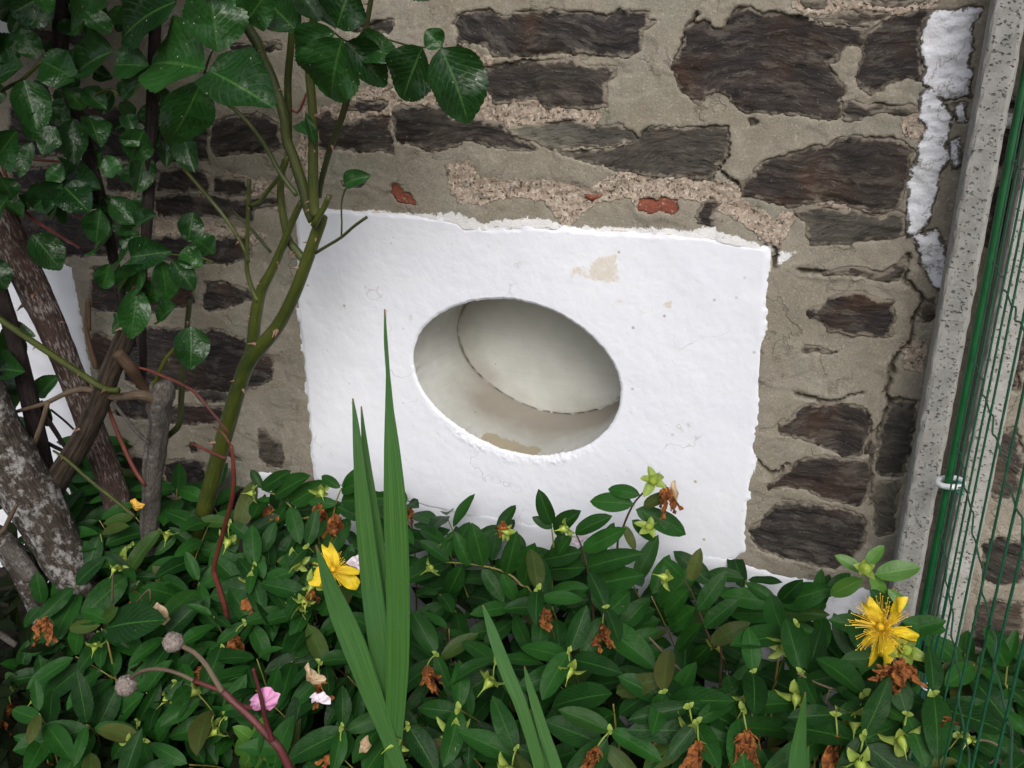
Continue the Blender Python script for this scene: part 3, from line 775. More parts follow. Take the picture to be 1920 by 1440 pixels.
# --- white rendered panel with the oval recess
RIM = px([(775,690),(778,640),(800,605),(850,575),(900,562),(960,560),(1020,575),(1080,605),(1130,650),(1160,695),(1166,740),(1155,785),(1120,825),(1070,847),(1010,855),(950,845),(890,820),(840,785),(800,745)], s=1)
HC = np.array([(RIM[:, 0].max() + RIM[:, 0].min()) / 2, (RIM[:, 1].max() + RIM[:, 1].min()) / 2])
NT_, NR = 1100, 130
th = np.linspace(0, 2 * np.pi, NT_, endpoint=False)
def ray_poly(P, c, th):
    out = np.full(len(th), 1e9); dx, dz = np.cos(th), np.sin(th)
    for i in range(len(P)):
        a = P[i] - c; b = P[(i + 1) % len(P)] - c; e = b - a
        den = dx * e[1] - dz * e[0]
        den = np.where(np.abs(den) < 1e-12, 1e-12, den)
        t = (a[0] * e[1] - a[1] * e[0]) / den
        s = (a[0] * dz - a[1] * dx) / den
        ok = (t > 0) & (s >= -1e-6) & (s <= 1 + 1e-6)
        out = np.where(ok & (t < out), t, out)
    return out
def smooth_c(a, n):
    k_ = np.ones(n) / n
    return np.convolve(np.concatenate([a[-n:], a, a[:n]]), k_, 'same')[n:-n]
rim_s = smooth_c(ray_poly(RIM, HC, th), 61)
chip = .0011 * fbm(np.cos(th) * 22, np.sin(th) * 22, 61, 4, .5)
low = sstep(-.2, -.8, np.sin(th)) * (.35 + .65 * sstep(-.3, .4, fbm(np.cos(th) * 5, np.sin(th) * 5, 65, 3)))
chip = chip + low * .0026 * fbm(np.cos(th) * 130, np.sin(th) * 130, 63, 3, .7)
rim = rim_s + chip
outr = ray_poly(PANEL, HC, th)
outr = outr + .0028 * fbm(HC[0] + np.cos(th) * outr * 60, np.sin(th) * outr * 60, 67, 4, .65)
tr = np.linspace(0, 1, NR)
RR = rim[:, None] + (outr - rim)[:, None] * tr[None, :]
PX = HC[0] + np.cos(th)[:, None] * RR; PZ = HC[1] + np.sin(th)[:, None] * RR
hh = .0035 + .0010 * fbm(PX * 11, PZ * 11, 71, 4) + .0005 * fbm(PX * 55, PZ * 55, 73, 4, .6)
toedge = (outr[:, None] - RR)
hh -= .0035 * sstep(.010, .0, toedge) * (1 + fbm(PX * 60, PZ * 60, 75, 2))
inr = RR - rim[:, None]
hh -= .0030 * sstep(.0035, .0, inr) + (low * .0030)[:, None] * sstep(.011, .0, inr)
hh += (low * .0018)[:, None] * sstep(.022, .004, inr) * (.6 + fbm(PX * 170, PZ * 170, 79, 2))
# skirt back into the wall at the outer edge and lip at the rim
PX = np.concatenate([PX, (HC[0] + np.cos(th) * (outr + .001))[:, None]], 1)
PZ = np.concatenate([PZ, (HC[1] + np.sin(th) * (outr + .001))[:, None]], 1)
hh = np.concatenate([hh, np.full((NT_, 1), -.02)], 1)
worn = np.zeros_like(PX)
def add_worn(P, amt, soft):
    d = sdf(P, PX, PZ); np.maximum(worn, amt * sstep(soft, -soft, d), out=worn)
add_worn(px([(1062,525),(1075,500),(1105,490),(1130,478),(1160,472),(1168,530),(1110,528),(1085,518)], s=1), .82, .007)
add_worn(px([(1020,540),(1180,545),(1240,580),(1170,640),(1150,620),(1080,560)], s=1), .40, .02)
add_worn(px([(1240,566),(1262,562),(1260,578),(1246,580)], s=1), 1.0, .003)
add_worn(px([(860,470),(960,455),(1060,500),(1000,520)], s=1), .32, .03)
add_worn(px([(760,940),(860,945),(980,960),(980,1000),(820,985)], s=1), .36, .02)
dirt = np.zeros_like(PX)
edge_d = np.concatenate([toedge, np.zeros((NT_, 1))], 1)
right = (np.cos(th) > .2)[:, None] * 1.0
dirt = np.maximum(dirt, .62 * sstep(.005, .0, edge_d))
Vp = np.stack([PX, -hh, PZ], -1).reshape(-1, 3)
idx = np.arange(NT_ * (NR + 1)).reshape(NT_, NR + 1)
ii = np.concatenate([idx, idx[:1]], 0)
Qp = np.stack([ii[:-1, :-1], ii[:-1, 1:], ii[1:, 1:], ii[1:, :-1]], -1).reshape(-1, 4)
panel = link('rendered_panel', npmesh('rendered_panel', Vp, Qp, attrs={'worn': worn.ravel(), 'dirt': dirt.ravel()}), M_PLASTER, wall)
# recess: side wall and back plate
ND = 44; DEP = .135
td = np.linspace(0, 1, ND)
bc = HC + np.array([.003, .010]); bs = .955
front_y = -hh[:, 0]
NX = np.zeros((NT_, ND)); NY = np.zeros((NT_, ND)); NZ = np.zeros((NT_, ND))
for j, t in enumerate(td):
    r_ = rim_s + chip * max(0, 1 - t * 7) 
    cx = HC * (1 - t) + bc * t
    f_ = 1 + (bs - 1) * t
    NX[:, j] = cx[0] + np.cos(th) * r_ * f_; NZ[:, j] = cx[1] + np.sin(th) * r_ * f_
    NY[:, j] = front_y * (1 - t) + DEP * t
nz_ = .0012 * fbm(np.cos(th)[:, None] * 6 + td[None] * 3, np.sin(th)[:, None] * 6 + td[None] * 2, 81, 4) * np.minimum(1, td * 6)[None]
NX += np.cos(th)[:, None] * nz_; NZ += np.sin(th)[:, None] * nz_
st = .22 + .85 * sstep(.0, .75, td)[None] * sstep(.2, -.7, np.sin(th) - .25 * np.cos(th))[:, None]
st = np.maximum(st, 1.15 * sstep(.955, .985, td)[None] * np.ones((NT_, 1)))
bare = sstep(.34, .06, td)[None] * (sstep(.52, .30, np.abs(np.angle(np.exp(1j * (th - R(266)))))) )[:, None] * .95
bare = np.maximum(bare, .35 * sstep(.3, .0, td)[None] * low[:, None])
idx = np.arange(NT_ * ND).reshape(NT_, ND); ii = np.concatenate([idx, idx[:1]], 0)
Qn = np.stack([ii[:-1, :-1], ii[1:, :-1], ii[1:, 1:], ii[:-1, 1:]], -1).reshape(-1, 4)
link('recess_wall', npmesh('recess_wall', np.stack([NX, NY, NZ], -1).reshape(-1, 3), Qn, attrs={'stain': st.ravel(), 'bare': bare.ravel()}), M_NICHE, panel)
NB = 60
tb = np.linspace(0.001, 1.012, NB)
BX = bc[0] + np.cos(th)[:, None] * (rim_s * bs)[:, None] * tb[None]; BZ = bc[1] + np.sin(th)[:, None] * (rim_s * bs)[:, None] * tb[None]
BY = DEP - .0035 + .001 * fbm(BX * 20, BZ * 20, 83, 3)
edge_gap = sstep(.972, 1.0, tb)[None] * (.5 + .5 * vnoise(np.cos(th) * 20, np.sin(th) * 20, 84))[:, None]
BY = BY + .009 * edge_gap
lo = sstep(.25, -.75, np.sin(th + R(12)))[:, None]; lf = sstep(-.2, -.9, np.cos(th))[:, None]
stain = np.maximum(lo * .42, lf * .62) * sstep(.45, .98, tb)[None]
idx = np.arange(NT_ * NB).reshape(NT_, NB); ii = np.concatenate([idx, idx[:1]], 0)
Qb = np.stack([ii[:-1, :-1], ii[:-1, 1:], ii[1:, 1:], ii[1:, :-1]], -1).reshape(-1, 4)
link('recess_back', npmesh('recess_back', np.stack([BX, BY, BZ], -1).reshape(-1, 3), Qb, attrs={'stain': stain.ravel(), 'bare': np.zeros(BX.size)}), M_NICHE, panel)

def slab(name, P, off, step=.003, parent=wall):
    x = np.arange(P[:, 0].min() - .01, P[:, 0].max() + .01, step)
    z = np.arange(P[:, 1].min() - .01, P[:, 1].max() + .01, step)
    X, Z = np.meshgrid(x, z, indexing='ij'); wx, wz = warp(X, Z, .9)
    d = sdf(P, wx, wz)
    h = off + .0025 * fbm(X * 12, Z * 12, 171, 4) + .0011 * fbm(X * 60, Z * 60, 173, 4, .6)
    h = h - .004 * sstep(-.008, 0, d) - .022 * sstep(-.0005, .003, d)
    k_ = d < .006
    qm = k_[:-1, :-1] & k_[1:, :-1] & k_[1:, 1:] & k_[:-1, 1:]
    V = np.stack([X, -h, Z], -1).reshape(-1, 3)
    dirt_ = .6 * sstep(-.006, 0, d)
    wr = .45 * sstep(.02, -.02, sdf(P, X, Z + .02)) * 0
    V, Q, a, b = compact(V, grid_quads(len(x), len(z), qm), dirt_.ravel(), wr.ravel())
    return link(name, npmesh(name, V, Q, attrs={'dirt': a, 'worn': b}), M_PLASTER, parent)
slab('white_plinth', PLINTH, .003)
slab('rendered_panel', PANEL2, .004, .004)
slab('rendered_panel', PANEL3, .004, .004)

# ------------------------------------------------------------------ concrete posts
def post(label, x0, x1, yf, yb, ztop):
    V = []; Q = []
    ch = .005
    prof = [(x0, yb), (x0, yf + ch), (x0 + ch * .35, yf + ch * .3), (x0 + ch, yf), (x1 - ch, yf), (x1 - ch * .35, yf + ch * .3), (x1, yf + ch), (x1, yb)]
    zz = np.linspace(-.1, ztop, 150)
    n = len(prof)
    for z in zz:
        for q, (a, b) in enumerate(prof):
            j = .0010 * float(vnoise(a * 300 + z * 120, z * 60 + b * 200, 7)) if 0 < q < n - 1 else 0
            V.append((a + j, b + j, z))
    for i in range(len(zz) - 1):
        for q in range(n):
            r_ = (q + 1) % n
            Q.append((i * n + q, i * n + r_, (i + 1) * n + r_, (i + 1) * n + q))
    V = np.array(V); c = np.array([(x0 + x1) / 2, (yf + yb) / 2, 0])
    Q.append(((len(zz) - 1) * n + 0, (len(zz) - 1) * n + 1, (len(zz) - 1) * n + 6, (len(zz) - 1) * n + 7))
    o = link('concrete_post', npmesh('concrete_post', V - c, np.array(Q), smooth=False), M_CONCRETE, None, c)
    return tag(o, label, 'post', 'concrete posts by the wall')
XP0, XP1 = .0855, .1155
post('pitted grey concrete post at the corner of the wall left of the green pole', XP0, XP1, -.080, -.022, 1.7)
post('grey concrete post behind the green wires right of the green pole', .1375, .1695, -.080, -.022, 1.7)

# ------------------------------------------------------------------ tubes
def catmull(P, n):
    P = np.asarray(P, float)
    if len(P) < 3:
        t = np.linspace(0, 1, n)[:, None]
        return P[0] * (1 - t) + P[-1] * t
    Pe = np.concatenate([[2 * P[0] - P[1]], P, [2 * P[-1] - P[-2]]])
    seg = np.linspace(0, len(P) - 1 - 1e-9, n); k = seg.astype(int); t = (seg - k)[:, None]
    a, b, c, d = Pe[k], Pe[k + 1], Pe[k + 2], Pe[k + 3]
    return .5 * (2 * b + (c - a) * t + (2 * a - 5 * b + 4 * c - d) * t * t + (3 * b - a - 3 * c + d) * t ** 3)

def tube_arrays(pts, radii, n=None, sides=10, rough=0.0, seed=0, cap=True):
    pts = np.asarray(pts, float); radii = np.asarray(radii, float)
    if n is None:
        L = np.linalg.norm(np.diff(pts, axis=0), axis=1).sum()
        n = int(max(6, min(120, L / .008)))
    C = catmull(pts, n)
    Rd = np.interp(np.linspace(0, 1, n), np.linspace(0, 1, len(radii)), radii)
    T = np.gradient(C, axis=0); T /= np.linalg.norm(T, axis=1)[:, None] + 1e-12
    up = np.array([0, -1., 0]) if abs(T[0][1]) < .9 else np.array([1., 0, 0])
    U = np.zeros_like(C); W = np.zeros_like(C)
    for i in range(n):
        u = up - T[i] * up.dot(T[i]); u /= np.linalg.norm(u); up = u
        U[i] = u; W[i] = np.cross(T[i], u)
    an = np.linspace(0, 2 * np.pi, sides, endpoint=False)
    arc = np.concatenate([[0], np.cumsum(np.linalg.norm(np.diff(C, axis=0), axis=1))])
    rr = np.repeat(Rd[:, None], sides, 1)
    if rough > 0:
        rr = rr * (1 + rough * fbm(np.cos(an)[None] * 1.6 + seed + 0 * arc[:, None], np.sin(an)[None] * 1.6 + arc[:, None] * 26, seed, 4, .6)
                   + .6 * rough * fbm(an[None] * 2.5 + 0 * arc[:, None], arc[:, None] * 9 + seed, seed + 5, 3))
    V = C[:, None, :] + (U[:, None, :] * np.cos(an)[None, :, None] + W[:, None, :] * np.sin(an)[None, :, None]) * rr[:, :, None]
    idx = np.arange(n * sides).reshape(n, sides); nx = np.roll(idx, -1, 1)
    Q = np.stack([idx[:-1], nx[:-1], nx[1:], idx[1:]], -1).reshape(-1, 4)
    uv = np.stack([np.repeat((an / (2 * np.pi) * 2 * np.pi * radii.mean())[None], n, 0), np.repeat(arc[:, None], sides, 1)], -1).reshape(-1, 2)
    V = V.reshape(-1, 3)
    if cap:
        e0, e1 = len(V), len(V) + 1
        V = np.concatenate([V, C[:1] - T[:1] * Rd[0] * .25, C[-1:] + T[-1:] * Rd[-1] * .25]); uv = np.concatenate([uv, uv[:1], uv[-1:]])
        q0 = np.stack([np.full(sides, e0), nx[0], idx[0], np.full(sides, e0)], -1)
        q1 = np.stack([np.full(sides, e1), idx[-1], nx[-1], np.full(sides, e1)], -1)
        Q = (Q, np.concatenate([q0[:, :3], q1[:, :3]]))
    else:
        Q = (Q, None)
    return V, Q, uv

def tri_quads(Q):
    q, t = Q
    tt = np.concatenate([q[:, [0, 1, 2]], q[:, [0, 2, 3]]])
    return tt if t is None else np.concatenate([tt, t])

def tube(name, pts, radii, mat, parent=None, base=(0, 0, 0), **kw):
    V, Q, uv = tube_arrays(pts, radii, **kw)
    me = npmesh(name, V - np.array(base), tri_quads(Q), uv=uv)
    return link(name, me, mat, parent)

def ppx(pts, Y, scale_r=1.0):
    """[(px, py, width_px[, Y])] -> points and radii"""
    P = []; Rr = []
    for q in pts:
        y = q[3] if len(q) > 3 else Y
        a = at(q[0], q[1], y); P.append(a)
        Rr.append(.5 * q[2] * np.linalg.norm(a - CAMPOS) / F * .95 * scale_r)
    return P, Rr

# ------------------------------------------------------------------ pole, ring and wires of the green fence
xp = at(1815, 700, -.12)[0]
pole = thing('fence_pole', 'slim green coated steel pole between two concrete posts with a galvanised ring', 'pole', (xp, -.12, 0))
tube('pole_tube', [(xp, -.12, -.05), (xp + .001, -.12, .6), (xp, -.12, 1.5)], [.0045] * 3, M_GREENPAINT, pole, (xp, -.12, 0), sides=16)
rz = at(1785, 905, -.12)[2]
an = np.linspace(0, 2 * np.pi, 25)
ring = tube('clamp_ring', [(xp + .003 + .0125 * math.cos(a), -.12 + .0125 * math.sin(a), rz + .002 * math.cos(a)) for a in an], [.0034] * 25, M_ZINC, pole, (xp, -.12, 0), n=50, sides=10, cap=False)
tube('tie_wire', [(xp + .012 + .004 * math.cos(a), -.130 + .004 * math.sin(a), rz - .008 + .0009 * a) for a in np.linspace(0, 18, 40)], [.0011] * 40, M_WIRETEAL, pole, (xp, -.12, 0), n=120, sides=6)
XF = xp + .002                       # the fence runs from the pole towards the camera
net = thing('wire_fence', 'green plastic coated wire mesh fence running forward from the slim green pole', 'wire fence', (XF, -.4, 0))
def vwire(Y, r, mat=M_WIRE, z0=.02, z1=1.5, dx=0.0):
    P = [(XF + dx + .0006 * float(vnoise(z * 8, Y * 31, 3)), Y + .0012 * float(vnoise(z * 5, Y * 17, 5)), z) for z in np.linspace(z0, z1, 40)]
    tube('wire', P, [r] * 3, mat, net, (XF, -.4, 0), n=70, sides=7)
YS = [-.142, -.178, -.228, -.270, -.306, -.372, -.432, -.492, -.540, -.60]
for q in YS: vwire(q, .00105)
for zc in (.105, .205, .31, .41, .51, .615, .71, .81, .91, 1.02, 1.13, 1.24):
    P = []
    for y in np.linspace(-.13, -.88, 170):
        ph = (y + .13) / .05 * math.pi
        P.append((XF + .0016 * math.sin(ph), y, zc + .0022 * math.sin(ph * 2) + .004 * float(vnoise(y * 6, zc * 9, 6))))
    tube('crimped_wire', P, [.00085] * 3, M_WIRE, net, (XF, -.4, 0), n=420, sides=6)
vwire(-.247, .0022, M_WIRETEAL, .02, .40, -.002)
vwire(-.252, .0016, M_WIRETEAL, .02, .52, .002)
tube('wire_clip', [(XF + .005 * math.cos(a), -.249 + .006 * math.sin(a), .383) for a in np.linspace(0, 6.28, 13)], [.0009] * 13, M_ZINC, net, (XF, -.4, 0), n=26, sides=6, cap=False)

# ------------------------------------------------------------------ leaves
def leaf_mesh(name, nu, nv, width, fold, curl, power, serr=0, seed=0, wave=.0, ex=.72):
    """unit leaf along +Y (length 1), normal +Z"""
    r_ = random.Random(seed)
    V = []; UV = []
    ph = r_.uniform(0, 6)
    for j in range(nv + 1):
        v = j / nv
        w = width * .5 * (math.sin(math.pi * min(1, v ** power)) ** ex)
        if serr and 0 < j < nv: w *= 1 + serr * (1 if j % 2 else -1)
        w = max(w, .004)
        bend = -curl * (v - .15) ** 2 if v > .15 else 0
        for i in range(nu + 1):
            u = i / nu * 2 - 1
            x = u * w
            z = fold * abs(u) ** 1.5 * w * 2 + bend + wave * math.sin(v * 9 + ph + u * 1.5) * abs(u) * w * 2
            y = v
            if serr and abs(u) > .99 and j % 2: y += .012
            V.append((x, y, z)); UV.append((i / nu, v))
    Q = grid_quads(nv + 1, nu + 1)[:, ::-1]
    # keep the upper side facing +Z
    a = np.array(V)
    q = Q[0]; nrm = np.cross(a[q[1]] - a[q[0]], a[q[2]] - a[q[0]])
    qm = Q[len(Q) // 2]; nrm = np.cross(a[qm[1]] - a[qm[0]], a[qm[2]] - a[qm[0]])
    if nrm[2] < 0: Q = Q[:, ::-1]
    return npmesh(name, a, Q, uv=np.array(UV))

HYP = [leaf_mesh('leaf', 4, 9, .39 + .05 * math.sin(i * 2.1), .14 + .08 * math.sin(i), .10 + .22 * abs(math.sin(i * 1.7)), .97 - .04 * (i % 3), 0, i, .04 + .05 * (i % 4 == 3), .60) for i in range(12)]
HYPB = [leaf_mesh('leaf', 4, 9, .44 + .04 * math.sin(i * 2.1), .10, .10 + .10 * math.sin(i), .92, 0, i, .03, .60) for i in range(3)]
for m_ in HYP: m_.materials.append(M_HYPLEAF)
for m_ in HYPB: m_.materials.append(M_BRIGHTLEAF)
ROSE = {}
def rose_mesh(wr, kind=0):
    key = (round(wr * 12) / 12, kind)
    if key not in ROSE:
        k_ = len(ROSE)
        me = leaf_mesh('leaflet', 6, 30, key[0], .12 + .10 * (k_ % 3), [.12, .30, -.12][kind], .86, .022, k_ + 40, .10)
        me.materials.append(M_ROSELEAF)
        ROSE[key] = me
    return ROSE[key]

CAMV = Vector(CAMPOS)
def frame(base, tip, nrm):
    y = (tip - base).normalized()
    z = (nrm - y * nrm.dot(y)).normalized()
    x = y.cross(z)
    m = Matrix((x, y, z)).transposed()
    return m

def put_leaf(name, me, base, tip, nrm, parent, pbase, wscale=1.0):
    L = (tip - base).length
    m3 = frame(base, tip, nrm)
    m = m3.to_4x4() @ Matrix.Diagonal((L * wscale, L, L, 1))
    m.translation = base - pbase
    o = bpy.data.objects.new(name, me)
    COL.objects.link(o)
    o.parent = parent
    o.matrix_local = m
    return o

def view_n(p, upw=.35, jit=.25):
    n = (CAMV - p).normalized() + Vector((0, 0, upw)) + Vector((random.uniform(-jit, jit), random.uniform(-jit, jit), random.uniform(-jit, jit)))
    return n.normalized()

# ------------------------------------------------------------------ rose bushes
def thorns(parent, P, Rr, k, base, size=.010, pale=True):
    C = catmull(P, 200); T = np.gradient(C, axis=0)
    for _ in range(k):
        i = random.randint(10, 185); t = Vector(T[i]).normalized(); c = Vector(C[i])
        r = np.interp(i / 199, np.linspace(0, 1, len(Rr)), Rr)
        side = Vector((random.choice((-1, 1)) * random.uniform(.3, 1), random.uniform(-1, .1), random.uniform(-.2, .2)))
        side = (side - t * side.dot(t)).normalized()
        s = size * random.uniform(.6, 1.2)
        up_ = t if t.z > 0 else -t
        p0 = c + side * r * .85
        pts = [p0, p0 + side * s * .5 - up_ * s * .08, p0 + side * s - up_ * s * .35]
        tube('thorn', pts, [s * .28, s * .13, s * .01], M_THORN, parent, base, n=6, sides=7)

def cane(bush, base, pts, Y, mat, rough=.03, sides=12, thorn=0, tsize=.009, name='cane', seed=0):
    P, Rr = ppx(pts, Y, .88 if bush is roseD else 1.0)
    Pl = np.array(P)
    o = tube(name, Pl, Rr, mat, bush, base, sides=sides, rough=rough, seed=seed)
    if thorn: thorns(o, Pl, Rr, thorn, base, tsize)
    return o

def leaflets(bush, base, lst, Y):
    for q in lst:
        bx, by, tx, ty, w = q[:5]
        dy = q[5] if len(q) > 5 else random.uniform(-.03, .03)
        kind = q[6] if len(q) > 6 else 0
        b = A(bx, by, Y + dy); t = A(tx, ty, Y + dy + random.uniform(-.02, .02))
        Lpx = math.hypot(tx - bx, ty - by)
        t = b + (t - b) * (1.06 if bush is roseD else .93); me = rose_mesh(min(1.05, 1.12 * w / Lpx), kind)
        put_leaf('leaflet', me, b, t, view_n(b, .45, .35) if kind != 9 else -view_n(b), bush, base)

# bush with the green cane, in front of the left edge of the white panel
bD = Vector((at(340, 1150, -.18)[0], -.18, 0))
roseD = thing('rose_bush', 'rose bush with a thick green thorny cane forking in front of the white panel edge', 'rose bush', bD)
Z = 0.0
cane(roseD, bD, [(322,1250,34,-.19),(340,1150,34,-.18),(355,1060,34),(385,950,35),(420,820,35),(450,720,33),(470,672,34),(515,620,29),(548,560,27),(575,490,27),(598,425,27),(604,405,25)], -.16, M_CANEGREEN, .05, 16, 16, .011, seed=1)
cane(roseD, bD, [(464,690,26),(474,640,27),(480,590,27),(490,545,24),(508,510,20),(524,475,18),(540,435,16),(555,400,15),(566,378,13)], -.145, M_CANEGREEN, .05, 14, 5, .008, seed=2)
cane(roseD, bD, [(484,565,14),(474,545,11),(463,505,10),(464,440,9),(466,380,9),(467,336,9)], -.15, M_CANEGREEN, .03, 10, 2, .006, seed=3)
cane(roseD, bD, [(574,492,20),(556,470,18),(541,450,17),(532,410,17),(526,365,16),(528,330,14),(534,300,13)], -.13, M_CANEGREEN, .03, 12, 2, .007, seed=4)
cane(roseD, bD, [(588,415,24),(578,390,24),(570,357,24),(551,298,23),(537,262,21),(533,222,20),(512,150,19),(493,108,19),(482,80,22),(465,52,22),(448,10,20),(440,-40,18)], -.15, M_CANEGREEN, .04, 12, 6, .008, seed=5)
cane(roseD, bD, [(592,405,24),(588,380,23),(587,323,22),(587,240,20),(585,190,19),(580,120,18),(588,40,17),(600,-40,16)], -.16, M_CANEGREEN, .04, 12, 5, .008, seed=6)
cane(roseD, bD, [(598,370,12),(603,338,12),(618,282,13),(634,240,14),(650,190,14),(666,130,13),(682,75,12),(692,20,11),(702,-40,10)], -.125, M_CANEDARK, .04, 10, 3, .007, seed=7)
cane(roseD, bD, [(546,300,15),(541,260,16),(541,215,16),(540,150,16),(546,80,15),(550,10,14),(552,-40,14)], -.13, M_CANEGREEN, .04, 10, 3, .007, seed=8)
stub = cane(roseD, bD, [(588,424,15),(600,402,14),(611,383,13),(618,366,13)], -.175, M_CANEGREEN, .02, 12, 0, seed=9)
pc = A(620, 362, -.175); n_ = (A(620, 362, -.175) - A(608, 385, -.175)).normalized()
cane(roseD, bD, [(466,492,9),(457,465,9),(427,415,9),(387,365,9),(345,317,8)], -.15, M_CANEGREEN, .03, 9, 2, .006, seed=10)
cane(roseD, bD, [(556,366,11),(540,345,10),(523,320,10),(500,278,10),(470,236,9),(440,205,8),(403,178,7),(383,150,6),(392,110,4),(410,75,3)], -.19, M_CANEGREEN, .03, 9, 0, seed=11)
cane(roseD, bD, [(467,386,9),(487,378,9),(503,357,9),(523,333,10),(534,312,11),(538,292,11)], -.155, M_CANEGREEN, .05, 9, 1, .006, seed=12)
cane(roseD, bD, [(592,474,8),(612,462,7),(640,445,7),(664,424,7),(688,407,7)], -.17, M_CANEDARK, .04, 9, 0, seed=13)
cane(roseD, bD, [(640,445,4),(641,415,4),(640,385,4),(646,358,4),(660,335,3)], -.17, M_CANEGREEN, .02, 7, 0, seed=14, name='twig')
cane(roseD, bD, [(508,473,7),(490,452,7),(466,425,6),(446,405,6),(434,394,7)], -.11, M_CANEDARK, .03, 8, 0, seed=15, name='twig')
cane(roseD, bD, [(575,175,6),(560,210,5),(545,205,5)], -.15, M_CANERED, .02, 7, 0, seed=16, name='twig')
cane(roseD, bD, [(628,62,4),(640,72,4),(660,82,4),(690,92,3),(715,100,3)], -.2, M_CANEGREEN, .02, 7, 0, seed=17, name='twig')
cane(roseD, bD, [(690,60,4),(730,75,4),(780,88,4),(830,88,4)], -.2, M_CANEGREEN, .02, 7, 0, seed=18, name='twig')
leaflets(roseD, bD, [
 (408,98,392,-45,112,-.06),(385,130,266,103,88,-.07,1),(392,132,503,190,84,-.08),(378,150,322,278,74,-.09,1),(345,260,362,318,40,.0),(462,40,498,-12,48,-.03),
 (560,62,503,2,58,-.02),(600,40,555,-30,55,-.02),(585,10,628,48,40,.0),(642,72,610,188,98,-.07,1),(628,60,548,112,54,-.05,1),(632,52,660,-40,84,-.05),(648,78,722,155,66,-.03,1),(660,80,735,100,40,-.01,1),
 (792,88,752,184,76,-.07),(826,90,884,220,104,-.08,1),(828,88,800,58,42,-.06),(646,345,686,328,26,.02,1),(590,270,575,215,18,.02),(560,232,575,250,16,.02),
 (440,-40,340,-60,90,-.05),(520,-60,600,-90,90,-.08),(700,-50,780,-90,90,-.08),(600,-90,680,-130,90,-.05),(480,-100,420,-150,90,-.03),(760,-60,840,-30,80,.0)], -.19)

# left bushes
bB = Vector((at(240, 1010, -.15)[0], -.15, 0))
roseB = thing('rose_bush', 'rose bush with a straight reddish grey thorny trunk leaning across the far left panel', 'rose bush', bB)
cane(roseB, bB, [(250,1080,50),(234,990,50),(207,900,47),(182,830,46),(140,722,44),(102,625,48),(62,540,54),(22,460,58),(-20,360,58),(-60,260,56),(-110,110,50),(-165,-60,42),(-215,-240,32),(-250,-420,18)], -.16, M_BARKRED, .09, 24, 7, .016, name='trunk', seed=21)
leaflets(roseB, bB, [
 (70,110,36,48,50),(105,-20,8,30,85,-.02),(62,-30,93,36,40,-.06,2),(78,114,144,148,58),(-10,150,40,118,48),(44,150,76,262,72,-.03),(72,210,58,268,42),(60,266,32,338,30),(105,238,74,292,46),
 (10,610,36,694,46,.0),(4,606,70,630,26,.0),(-20,690,44,694,40,-.03),(-5,720,60,735,36,.0),(0,700,28,775,40,.01),(-30,490,18,545,60,-.04),(60,440,120,510,70,.02),(20,790,45,820,30,.02),(70,742,110,702,32,.02),(78,750,90,806,26,.02),(30,120,-30,60,70),(-5,40,-40,100,70),
 (-10,300,30,245,46,.0),(-20,420,12,365,44,-.02)], -.2)
cane(roseB, bB, [(2,170,7),(25,158,6),(44,148,6),(78,115,5)], -.2, M_CANEGREEN, .02, 7, 0, name='twig', seed=22)
cane(roseB, bB, [(-10,262,6),(15,340,6),(50,400,6),(100,435,6),(150,465,5)], -.14, M_CANERED, .02, 7, 0, name='twig', seed=23)
cane(roseB, bB, [(5,290,5),(55,298,5),(125,305,5)], -.12, M_CANERED, .02, 7, 0, name='twig', seed=24)
cane(roseB, bB, [(118,390,5),(140,402,5),(168,418,5)], -.12, M_CANERED, .02, 7, 0, name='twig', seed=25)

bA = Vector((at(165, 1160, -.27)[0], -.27, 0))
roseA = thing('rose_bush', 'old rose bush with a thick lichen covered trunk at lower left and forked brown limbs', 'rose bush', bA)
cane(roseA, bA, [(222,1250,62),(176,1150,64),(130,1060,72),(84,975,84),(40,900,92),(4,830,86),(-28,750,80),(-60,660,76),(-105,520,68),(-150,360,58),(-195,160,46),(-235,-60,34),(-265,-300,18)], -.27, M_BARKLICHEN, .13, 28, 0, name='trunk', seed=31)
cane(roseA, bA, [(95,1010,42),(92,950,44),(105,905,42),(150,832,40),(180,770,38),(205,705,36),(228,650,38),(248,600,32),(262,540,26)], -.23, M_BARKBROWN, .10, 20, 2, .01, name='limb', seed=32)
cane(roseA, bA, [(98,930,36),(84,885,34),(68,810,30),(48,720,30),(28,640,28),(8,570,26),(-20,480,24)], -.21, M_BARKDARK, .08, 16, 2, .01, name='limb', seed=33)
cane(roseA, bA, [(90,1190,34),(66,1120,40),(40,1060,44),(8,1020,40),(-30,1000,40)], -.29, M_BARKLICHEN, .2, 22, 0, name='limb', seed=34)
cane(roseA, bA, [(62,1085,30),(40,1055,32),(12,1020,29)], -.31, M_BARKGREY, .06, 14, 0, name='cut_stub', seed=35)
cane(roseA, bA, [(-30,980,10),(0,1000,9),(20,968,8),(32,945,6)], -.33, M_CANETAN, .05, 8, 0, name='twig', seed=36)
cane(roseA, bA, [(30,1210,10),(0,1190,12),(-20,1185,12)], -.33, M_BARKGREY, .05, 8, 0, name='twig', seed=37)

